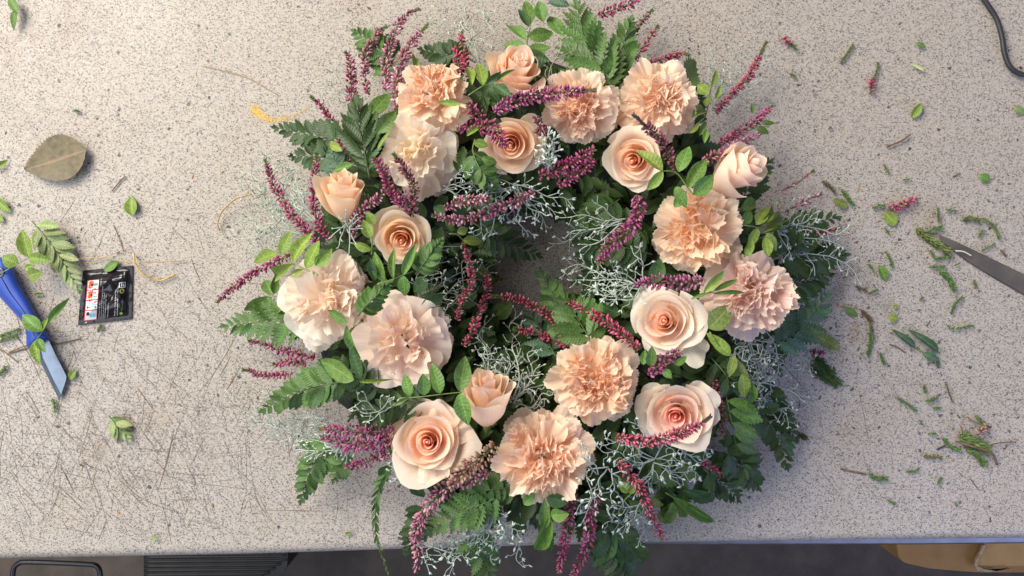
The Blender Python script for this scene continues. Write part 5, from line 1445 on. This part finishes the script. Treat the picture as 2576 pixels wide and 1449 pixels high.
patch("red_frame", (0.108, 0.192, 0.345, 0.935), M_RD, .00016, sach, 16)
tops = [0.200, 0.385, 0.572, 0.757]
for k, t0 in enumerate(tops):
    pc = patch("picture", (0.122, t0, 0.335, t0 + 0.166), M_WH, .0003, sach)
    L1 = .00045
    if k < 2:
        disc("red_flower", .185, t0 + .045, .040, .040, M_FL, L1, pc, wob=.12)
        disc("red_flower", .182, t0 + .105, .042, .042, M_FL, L1, pc, wob=.12)
        disc("flower_eye", .210, t0 + .083, .022, .026, M_BK, L1 + .0001, pc)
        if k == 0:
            patch("flower_stem", (.225, t0 + .055, .318, t0 + .075), M_SG, L1, pc, 3)
            patch("flower_stem", (.235, t0 + .075, .318, t0 + .10), M_SG, L1, pc, 3)
        else:
            patch("flower_stem", (.225, t0 + .078, .325, t0 + .088), M_SG, L1, pc, 3)
            for du, dv in ((.25, .05), (.285, .05), (.26, .11), (.30, .115)): disc("flower_leaf", du, t0 + dv, .016, .018, M_SG, L1, pc, 8)
    elif k == 2:
        patch("vase", (.225, t0 + .03, .315, t0 + .085), M_TL, L1, pc, 4)
        patch("tap", (.150, t0 + .085, .162, t0 + .150), M_BK, L1, pc, 3)
        patch("tap", (.140, t0 + .112, .200, t0 + .126), M_BK, L1, pc, 3)
        disc("leaf_mark", .300, t0 + .128, .016, .028, M_SG, L1, pc, 8)
    else:
        patch("vase", (.218, t0 + .058, .315, t0 + .122), M_TL, L1, pc, 4)
        patch("sachet_mark", (.140, t0 + .022, .195, t0 + .082), M_BK, L1, pc, 3)
        patch("powder", (.190, t0 + .078, .224, t0 + .090), M_SG, L1, pc, 3)


def text(body, u0, v0, size, mat, name="printed_text", length=None):
    """line of print reading upwards (from v0 towards smaller v), size = cap height in u"""
    cu = bpy.data.curves.new(name, 'FONT'); cu.body = body; cu.size = 1.0; cu.resolution_u = 1
    ob = bpy.data.objects.new(name, cu); COL.objects.link(ob)
    dg = bpy.context.evaluated_depsgraph_get()
    me = bpy.data.meshes.new_from_object(ob.evaluated_get(dg))
    bpy.data.objects.remove(ob)
    co = np.empty(len(me.vertices) * 3, np.float32); me.vertices.foreach_get("co", co); co = co.reshape(-1, 3)
    w = co[:, 0].max() if len(co) else 1
    k = size / 0.72
    kl = (length / w) if length else k * 0.95
    out = []
    for x, y, _ in co:
        a = u0 - y * k; b = v0 - x * kl
        out.append(tuple(sq(a, b, pil(a, b) + .0004) - s_o))
    me.vertices.foreach_set("co", np.array(out, np.float32).ravel()); me.update()
    me.materials.clear(); me.materials.append(mat)
    return link(name, me, sach)


text("Cut flower food - clear", .392, .925, .020, M_WH, length=.31)
text("Nutriments pour fleurs coup\u00e9es - claire", .430, .925, .018, M_WH, length=.60)
text("Snijbloemenvoedsel - helder", .470, .925, .018, M_WH, length=.46)
text("Schnittblumennahrung - klar", .505, .918, .018, M_WH, length=.43)
text("Nawo\u017cenie", .555, .915, .018, M_WH, length=.27)
text("Smithers-Oasis Belgium N.V.", .688, .905, .022, M_WH, length=.50)
text("www.floralife.com", .735, .900, .022, M_WH, length=.31)
text("Flora", .828, .815, .034, M_GR, length=.11)
text("Life", .828, .700, .034, M_TL, length=.075)
text("90-00123", .392, .325, .018, M_WH, length=.14)
text("PE,PET", .848, .205, .024, M_WH, length=.105)
text("02", .790, .215, .045, M_WH, length=.07)
text("5.", .165, .985, .040, M_WH, length=.05)
for k in range(12):
    a = 2 * math.pi * k / 12
    sx_, sy_ = .800 + .022 * math.cos(a), .870 + .020 * math.sin(a)
    disc("logo_ray", sx_, sy_, .008, .008, M_GR, .0004, sach, 6)
disc("logo_heart", .800, .870, .010, .010, M_YG, .0005, sach, 8)
disc("recycle_mark", .800, .455, .046, .045, M_YG, .0004, sach, 20)
disc("recycle_mark", .800, .440, .026, .016, M_BK, .0005, sach, 12)
disc("recycle_mark", .806, .470, .026, .014, M_BK, .0005, sach, 12)
for q in ((.742, .295, .752, .385), (.858, .295, .868, .385), (.742, .290, .868, .300), (.742, .380, .868, .390)): patch("bin_mark", q, M_WH, .0004, sach, 4)
for q in ((.785, .31, .80, .372), (.815, .325, .845, .338), (.815, .350, .845, .363)): patch("bin_mark", q, M_WH, .00045, sach, 4)

# straw strings, needles and twigs
for lab, pts, r_, mt in [
    ("curved tan raffia string lying right of the black sachet", [(337, 636, .004), (340, 663, .006), (360, 690, .006), (400, 706, .003), (440, 691, .003)], 2.3, M_STRAW),
    ("curved tan raffia string beside the silver twigs at the far left of the wreath", [(553, 580, .003), (547, 563, .004), (560, 530, .008), (593, 500, .010), (632, 488, .012)], 2.0, M_STRAW),
    ("long straight brown straw running right from the fern tip above the sachet", [(195, 650, .003), (255, 649, .004), (340, 660, .008), (466, 656, .002)], 1.1, M_STRAW),
    ("short brown straw forking under the long one above the sachet", [(212, 664, .002), (262, 648, .003), (322, 622, .002)], .9, M_STRAW),
    ("thin pale straw lying alone on the upper left of the table", [(508, 165, .001), (560, 177, .0012), (622, 195, .0012), (698, 238, .001)], .8, M_STRAW),
    ("brown pine needle lying under the knife blade", [(22, 889, .0012), (80, 873, .0012), (140, 866, .0012), (203, 852, .0012)], 1.5, M_TWIG),
    ("short brown needle beside the first one near the knife", [(24, 886, .0008), (70, 868, .0025), (145, 852, .0035)], 1.2, M_TWIG),
    ("brown needle at the left edge below the knife handle", [(-8, 875, .001), (18, 890, .001), (44, 912, .001)], 1.2, M_TWIG),
    ("short brown stalk lying between the brown leaf and the small green leaf", [(315, 443, .0015), (300, 458, .0015), (281, 481, .0015)], 1.6, M_TWIG),
    ("dark thin stalk above the long straw", [(285, 566, .001), (298, 595, .001), (311, 632, .001)], .9, M_TWIG),
    ("brown forked stick on the right of the table below the green leaf", [(2230, 370, .002), (2250, 362, .003), (2272, 352, .003), (2290, 338, .003)], 2.2, M_TWIG),
    ("short thin dark stick left of the torn leaf at the right", [(2396, 445, .001), (2416, 435, .001)], 1.3, M_TWIG),
    ("thin pale shaving lying on the grey blade", [(2404, 631, .0068), (2424, 633, .0072), (2443, 643, .0068)], 1.7, simple("pale_shaving", (.55, .52, .45), .5)),
    ("brown stick among the green clippings at the lower right", [(2406, 1111, .006), (2450, 1124, .007), (2494, 1139, .006), (2508, 1168, .003)], 3.2, M_TWIG),
    ("thin dark stick above the lower right clippings", [(2434, 1049, .003), (2450, 1061, .004), (2480, 1071, .004)], 2.0, M_TWIG),
    ("branched brown stick end right of the lower right clippings", [(2494, 1118, .004), (2525, 1113, .003), (2556, 1112, .002)], 1.6, M_TWIG),
    ("small black stick left of the lower right clippings", [(2357, 1131, .001), (2377, 1122, .001)], 2.2, M_CABLE),
    ("brown stick lying near the front edge at the right", [(2115, 1180, .001), (2145, 1187, .001), (2178, 1193, .001)], 2.0, M_TWIG),
    ("short brown stick left of the fallen three leaf sprig", [(2238, 867, .001), (2258, 874, .001), (2277, 887, .001)], 1.8, M_TWIG)]:
    put_tube("straw" if mt is M_STRAW else "stick", lab, "straw" if mt is M_STRAW else "stick", pts, r_ * S, mt, 6, 24)
put_tube("power_cable", "black rubber cable curving in at the top right corner", "cable", [(2462, -20, .005), (2486, 14, .005), (2508, 50, .005), (2521, 95, .005), (2526, 130, .005), (2538, 163, .005), (2560, 183, .005), (2600, 194, .005)], 6.2 * S, M_CABLE, 12, 60)

# old grey blade at the right
M_OLDST = simple("dull_steel", (0.115, 0.10, 0.088), 0.5, 0.35, noise=0.22, scale=45)
up = [(2362, 590), (2414, 612), (2485, 646), (2576, 690), (2700, 752)]; lo = [(2364, 606), (2391, 628), (2443, 668), (2544, 730), (2700, 818)]
blade = empty("grey_blade", "worn grey steel blade pointing in from the right edge of the table", "blade", P(2500, 670, 0))
U = spline(up, 24); Lw = spline(lo, 24)
Lw = U + (Lw - U) * .92
rows = []
for fr, z in ((0, .0008), (.05, .0030), (.05, .0030), (.90, .0034), (.90, .0034), (1.0, .0008)):
    rows += [tuple(P(*(a * (1 - fr) + b * fr), z)) for a, b in zip(U, Lw)]
gq = grid_faces(24, 6)[:, ::-1]
gq = np.concatenate([gq[:23], gq[46:69], gq[92:115]])
o = link("blade", make_mesh("blade", rows, gq, M_OLDST, smooth=False), blade); o.matrix_parent_inverse = Matrix.Translation(-blade.location)

# ------------------------------------------------------------------ clippings scattered on the table
def moss(pts, w=8, c=(0.075, 0.16, 0.03), label="green heather clipping lying loose on the right of the table", group="small green clippings scattered on the table", seed=0, bells=None, stemc=(.10, .09, .03), dens=1.0, z=.0028):
    r = random.Random(seed)
    q2 = spline(pts, 20)
    q = np.array([tuple(P(x, y, z)) for x, y in q2])
    lenp = np.sum(np.linalg.norm(np.diff(q2, axis=0), axis=1))
    s = Soup(); tube(s, q, 1.3 * S, .8 * S, 5, c=stemc)
    needles(s, q, np.array(c) * .8, int((lenp * 1.2 + 8) * dens), w * S * 0.88, r, 0, 1)
    o = link("clipping", s.mesh("clipping", M_ATTR, True, q[0]))
    o.location = q[0]
    return tag(o, label, "clipping", group)


G1 = (0.075, 0.16, 0.03); G2 = (0.085, 0.13, 0.03); BR = (0.11, 0.065, 0.03); G3 = (0.12, 0.18, 0.05)
MO = [([(2223, 412), (2236, 436)], 7, G3), ([(2270, 453), (2287, 451)], 6, G1), ([(2194, 524), (2226, 516)], 9, G1), ([(2359, 522), (2362, 556)], 8, G1), ([(2378, 527), (2408, 532)], 7, G1),
      ([(2460, 598), (2474, 580)], 9, G1), ([(2469, 632), (2502, 613)], 8, G3), ([(2340, 629), (2352, 650)], 8, G1), ([(2350, 652), (2391, 645)], 10, G1),
      ([(2226, 573), (2236, 588)], 7, G1), ([(2184, 664), (2195, 676)], 7, G1), ([(2336, 672), (2378, 671)], 9, G1), ([(2401, 668), (2415, 662)], 6, G1), ([(2450, 704), (2455, 723)], 8, G1),
      ([(2184, 740), (2208, 729)], 8, G1), ([(2382, 819), (2398, 828)], 8, G1), ([(2404, 828), (2448, 819)], 9, G1), ([(2214, 887), (2224, 916)], 9, G1), ([(2256, 1001), (2280, 1014), (2305, 1035)], 9, G1), ([(2328, 1011), (2358, 1001)], 10, G1),
      ([(2346, 1026), (2364, 1028)], 9, G1), ([(2325, 968), (2327, 987)], 9, G1), ([(2334, 1091), (2353, 1091)], 8, G1), ([(2280, 1187), (2300, 1186), (2311, 1178)], 8, G1), ([(2358, 1218), (2368, 1203)], 9, G1), ([(2232, 1257), (2251, 1267)], 8, G1),
      ([(2402, 1264), (2408, 1272)], 7, G1), ([(2312, 1056), (2320, 1068)], 6, G1), ([(1986, 184), (2001, 193)], 8, G2), ([(2043, 232), (2048, 228)], 6, G1), ([(2084, 326), (2090, 320)], 6, G1), ([(2120, 700), (2128, 694)], 5, G1), ([(2345, 540), (2352, 536)], 5, G1), ([(2313, 756), (2322, 748)], 7, G1)]
MOL = ['green clipping above the leaf pair of scraps, upright, far right of the upper rim', 'tiny green clipping level with the torn leaf, lying flat', 'flat green clipping left of the bright magenta heather bit', 'upright green clipping just right of the magenta heather bit', 'flat green clipping right of the magenta heather bit with pinkish end', 'small green clipping under the arched clipping', 'pale green clipping just above the middle of the grey blade', "upright green clipping just under the grey blade's point", "bent green clipping touching the underside of the grey blade's point", 'tiny green clipping below the fallen leaf near the magenta bit', 'tiny green clipping left of the dark torn leaf', 'flat green clipping above the dense tuft under the grey blade', 'tiny green clipping close under the grey blade', 'upright green clipping under the middle of the grey blade', 'green clipping sloping up beside the silver twig tips', 'left one of two flat clippings above the fallen three leaf sprig', 'longer right one of two flat clippings above the fallen sprig', 'short upright clipping right of the long upright clipping', 'long green clipping sloping down to the right in the lower right field', 'green clipping sloping up right of the long sloping one', 'tiny flat clipping just below the sloping pair at the right', 'short upright clipping below the fallen three leaf sprig', 'small flat clipping above the left end of the lower right pile', 'hooked green clipping below the lower right pile', 'small upright clipping near the front edge at the right', 'green clipping near the front edge under the thick one', 'tiny green clipping nearest the front edge at the right', 'tiny clipping left above the lower right pile', 'olive clipping just right of the upper right heather spike', 'tiny green speck beside the heather above the blush bud', 'tiny green speck left of the brown forked stick', 'tiny green speck below the silver twig tips', "tiny green speck left of the grey blade's point bunch", 'small clipping above the curved one right of the blade tuft']
for k, (p, w, c) in enumerate(MO):
    moss(p, w, c, MOL[k], seed=k + 1)
SPECIAL = [
 ([(2469, 549), (2500, 568), (2514, 602)], 10, G3, "arched green clipping curving down right above the grey blade"),
 ([(2421, 556), (2440, 550), (2464, 556)], 14, (0.10, .12, .03), "mixed brown green clipping clump above the grey blade, left of the arched one"),
 ([(2364, 680), (2385, 700), (2402, 728)], 15, G1, "dense green clipping tuft below the grey blade"),
 ([(2392, 792), (2402, 765), (2423, 747)], 9, G1, "curved green clipping standing right of the lower blade tuft"),
 ([(2229, 632), (2238, 650), (2245, 672)], 8, G1, "upright green clipping right of the silver twig tips"),
 ([(2193, 838), (2190, 865), (2184, 896)], 11, G1, "long upright green clipping below the brown scraps near the wreath"),
 ([(2188, 812), (2191, 826), (2191, 840)], 9, G2, "short clipping joined to the top of the long upright one"),
 ([(2184, 1193), (2205, 1203), (2230, 1205)], 13, G1, "thick green clipping at the end of the brown stick near the front edge"),
 ([(2322, 1148), (2345, 1150), (2368, 1150)], 9, (0.12, .12, .03), "half brown clipping left below the lower right pile"),
 ([(2067, 456), (2085, 466), (2101, 484)], 10, (0.10, .08, .03), "brown green clipping beside the topmost heather tip at the right rim"),
 ([(2116, 476), (2128, 492), (2145, 514)], 11, G1, "green clipping just right of the brown green one near the right rim"),
 ([(2152, 720), (2166, 726), (2180, 732)], 8, BR, "brown clipping under the silver twig tips at the right"),
 ([(2166, 780), (2180, 794), (2191, 808)], 12, BR, "dark brown scrap above the long upright clipping"),
 ([(2378, 960), (2386, 985), (2398, 1014)], 6, BR, "brown knobbly heather stalk right of the small green clippings"),
 ([(2516, 628), (2531, 645)], 7, BR, "short brown clipping above the grey blade at the right"),
 ([(2304, 574), (2335, 600), (2386, 634)], 20, (0.11, .15, .03), "yellow green clipping bunch at the point of the grey blade"),
 ([(2325, 590), (2345, 580), (2368, 572)], 12, G1, "green clipping crossing above the blade point bunch"),
 ([(2373, 1102), (2390, 1122), (2414, 1134)], 12, G1, "dark green clipping at the left of the lower right pile"),
 ([(2410, 1100), (2440, 1110), (2480, 1130)], 26, (0.09, .15, .03), "bushy green clipping in the lower right pile"),
 ([(2430, 1128), (2455, 1140), (2476, 1166)], 18, (0.09, .15, .03), "green clipping trailing down from the lower right pile"),
 ([(2420, 1085), (2440, 1100), (2470, 1118)], 18, (0.11, .16, .03), "green clipping at the upper side of the lower right pile"),
 ([(2452, 1046), (2466, 1056), (2477, 1066)], 10, G1, "short green clipping above the lower right pile"),
 ([(2048, 896), (2075, 925), (2108, 966)], 24, (0.045, .10, .022), "large dark green heather foliage piece under the right rim"),
 ([(2040, 920), (2070, 948), (2096, 962)], 20, (0.055, .10, .022), "second dark green heather foliage piece under the right rim, lower one"),
 ([(2005, 1092), (2028, 1102)], 14, (0.05, .10, .02), "dark green tuft at the tip of the lower right silver tangle"),
 ([(2114, 160), (2130, 137), (2147, 112)], 9, G2, "green clipping with faint pink stain on the upper right of the table"),
 ([(2210, 156), (2206, 178), (2198, 200)], 9, G2, "olive clipping standing above a pink heather bit at the upper right"),
 ([(247, 837), (250, 828), (254, 818)], 9, G2, "small green clipping just under the black sachet"),
 ([(-6, 848), (20, 838), (50, 828)], 10, G1, "green clipping at the left edge beside the knife handle, upper of two"),
 ([(-6, 862), (18, 850), (40, 846)], 10, G1, "green clipping at the left edge beside the knife handle, lower of two"),
 ([(-6, 948), (6, 934), (16, 922)], 10, G1, "green clipping at the left edge below the knife"),
 ([(131, 1002), (137, 1018), (139, 1037)], 9, G1, "green clipping just below the knife tip"),
 ([(184, 278), (196, 279)], 10, G1, "tiny green scrap alone above the brown leaf"),
]
for k, (p, w, c, lab) in enumerate(SPECIAL):
    moss(p, w, c, lab, None, 200 + k)
PK = "fallen heather bits on the table"
for k, (lab, p, w, kw) in enumerate([
    ("bright magenta heather bit on the right of the table above a fallen leaf", [(2233, 530), (2262, 520), (2290, 508), (2308, 502)], 13, dict(tip=0)),
    ("small pink heather bit with green end at the upper right of the table", [(1966, 97), (1985, 108), (2001, 124)], 7, dict(tip=.35, sparse=.3)),
    ("short red heather bit below the olive clipping at the upper right", [(2190, 236), (2192, 220), (2197, 200)], 8, dict(tip=.0)),
    ("pink heather bells in the lower right pile of clippings", [(2456, 1094), (2468, 1084), (2488, 1070)], 10, dict(tip=0)),
]):
    heather(lab, p, w, 'r' if k != 3 else 't', onz=.004, seed=900 + k, group=PK, **kw)
loose_leaf("fallen green leaf under the bright magenta heather bit", (2254, 566), (2226, 531), 28, 'l')
loose_leaf("yellowed leaf lying near the topmost heather tip at the right rim", (2133, 521), (2096, 502), 20, 'o')
loose_leaf("dark green torn leaf left of the small clippings, below the arched stains", (2212, 667), (2232, 708), 22, 'm')
loose_leaf("dark leaf scrap above the long upright clipping, nearer the wreath", (2124, 775), (2162, 795), 18, 'm')
loose_leaf("small light leaf scrap with a dry spot right of the brown scrap", (2236, 796), (2260, 803), 20, 'l')
loose_leaf("tiny leaf tip just above the small light leaf scrap", (2247, 776), (2259, 767), 11, 'l')
loose_leaf("torn green leaf alone at the right of the table", (2464, 440), (2492, 455), 24, 'm', PINNAE[2])
loose_leaf("green oval leaf with bite marks at the upper right of the table", (2293, 297), (2321, 258), 20, 'l')
loose_leaf("small narrow dark leaf at the upper right of the table", (2303, 109), (2331, 118), 11, 'm')
loose_leaf("pale narrow leaf sliver at the upper right of the table", (2294, 162), (2328, 180), 8, (0.30, .36, .16))
loose_leaf("leaf cut by the right edge of the picture", (2550, 270), (2582, 284), 20, 'p')
loose_leaf("olive leaf sticking out from under the right rim of the wreath", (2110, 878), (2050, 840), 28, 'o')
loose_leaf("tiny leaf scrap near the front edge at the lower left", (379, 1349), (398, 1358), 9, 'p')
loose_leaf("tiny leaf scrap near the front edge left of the hanging fern", (868, 1345), (884, 1339), 9, 'm')
loose_leaf("narrow green scrap between the knife handle and the sachet", (87, 742), (109, 738), 8, 'm')
twig("fallen three leaf sprig lying flat on the right of the table", [(2300, 872), (2322, 886), (2345, 886), (2372, 884)], [(2302, 874, 2249, 830, 16, 'b', 0), (2360, 884, 2292, 830, 18, 'b', 0), (2321, 888, 2362, 907, 18, 'b', 0), (2357, 904, 2363, 927, 10, 'b', 0)], onz=.003, group=None)
# dry brown crumbs: countless dust of the work
s = Soup(); r = random.Random(77)
for k in range(260):
    if k < 120: x, y = r.gauss(2130, 70), r.gauss(790, 120)
    elif k < 170: x, y = r.uniform(2000, 2570), r.uniform(60, 1300)
    elif k < 215: x, y = r.gauss(2440, 60), r.gauss(1110, 40)
    else: x, y = r.uniform(0, 640), r.uniform(300, 1330)
    if math.hypot(x - WC[0], y - WC[1]) < 640 or y > front_y(x) - 20: continue
    a = r.uniform(0, 6.3); l = r.uniform(.0006, .0024); w = l * r.uniform(.2, .6)
    p = np.array(P(x, y, .0004))
    d = np.array([math.cos(a), math.sin(a), 0]) * l; e = np.array([-math.sin(a), math.cos(a), 0]) * w; h = np.array([0, 0, .0006])
    c = r.choice([(.10, .055, .025), (.16, .09, .04), (.07, .10, .03), (.08, .05, .03), (.30, .15, .05)])
    s.add([p - d, p + e, p + d, p - e, p + h], [(0, 3, 4), (3, 2, 4), (2, 1, 4), (1, 0, 4)], c=c)
tag(link("plant_crumbs", s.mesh("plant_crumbs", M_ATTR, False)), "brown and green crumbs of cut plants strewn over the table", "crumbs", kind='stuff')
# yellow pollen smear
s = Soup()
for k in range(420):
    t = r.random() ** 1.6
    q = spline([(640, 276), (655, 290), (690, 301), (740, 291), (785, 265)], 50)[int(t * 49)]
    sp_ = 9 * (1 - t) + 3
    p = np.array(P(q[0] + r.gauss(0, sp_ * .6), q[1] + r.gauss(0, sp_ * .55), .00015 + .00002 * (k % 5)))
    l = r.uniform(.0003, .0008) * (1.2 - .6 * t)
    a = r.uniform(0, 6.3)
    vv = [p + l * np.array([math.cos(a + b), math.sin(a + b), 0]) for b in (0, 1.4, 3.0, 4.5)]
    s.add(vv + [p + np.array([0, 0, .0002])], [(0, 1, 4), (1, 2, 4), (2, 3, 4), (3, 0, 4)], c=mix((.55, .32, .03), (.42, .31, .12), t))
tag(link("pollen_smear", s.mesh("pollen_smear", M_ATTR, False)), "yellow pollen smear curving on the table left of the wreath", "pollen", kind='stuff')
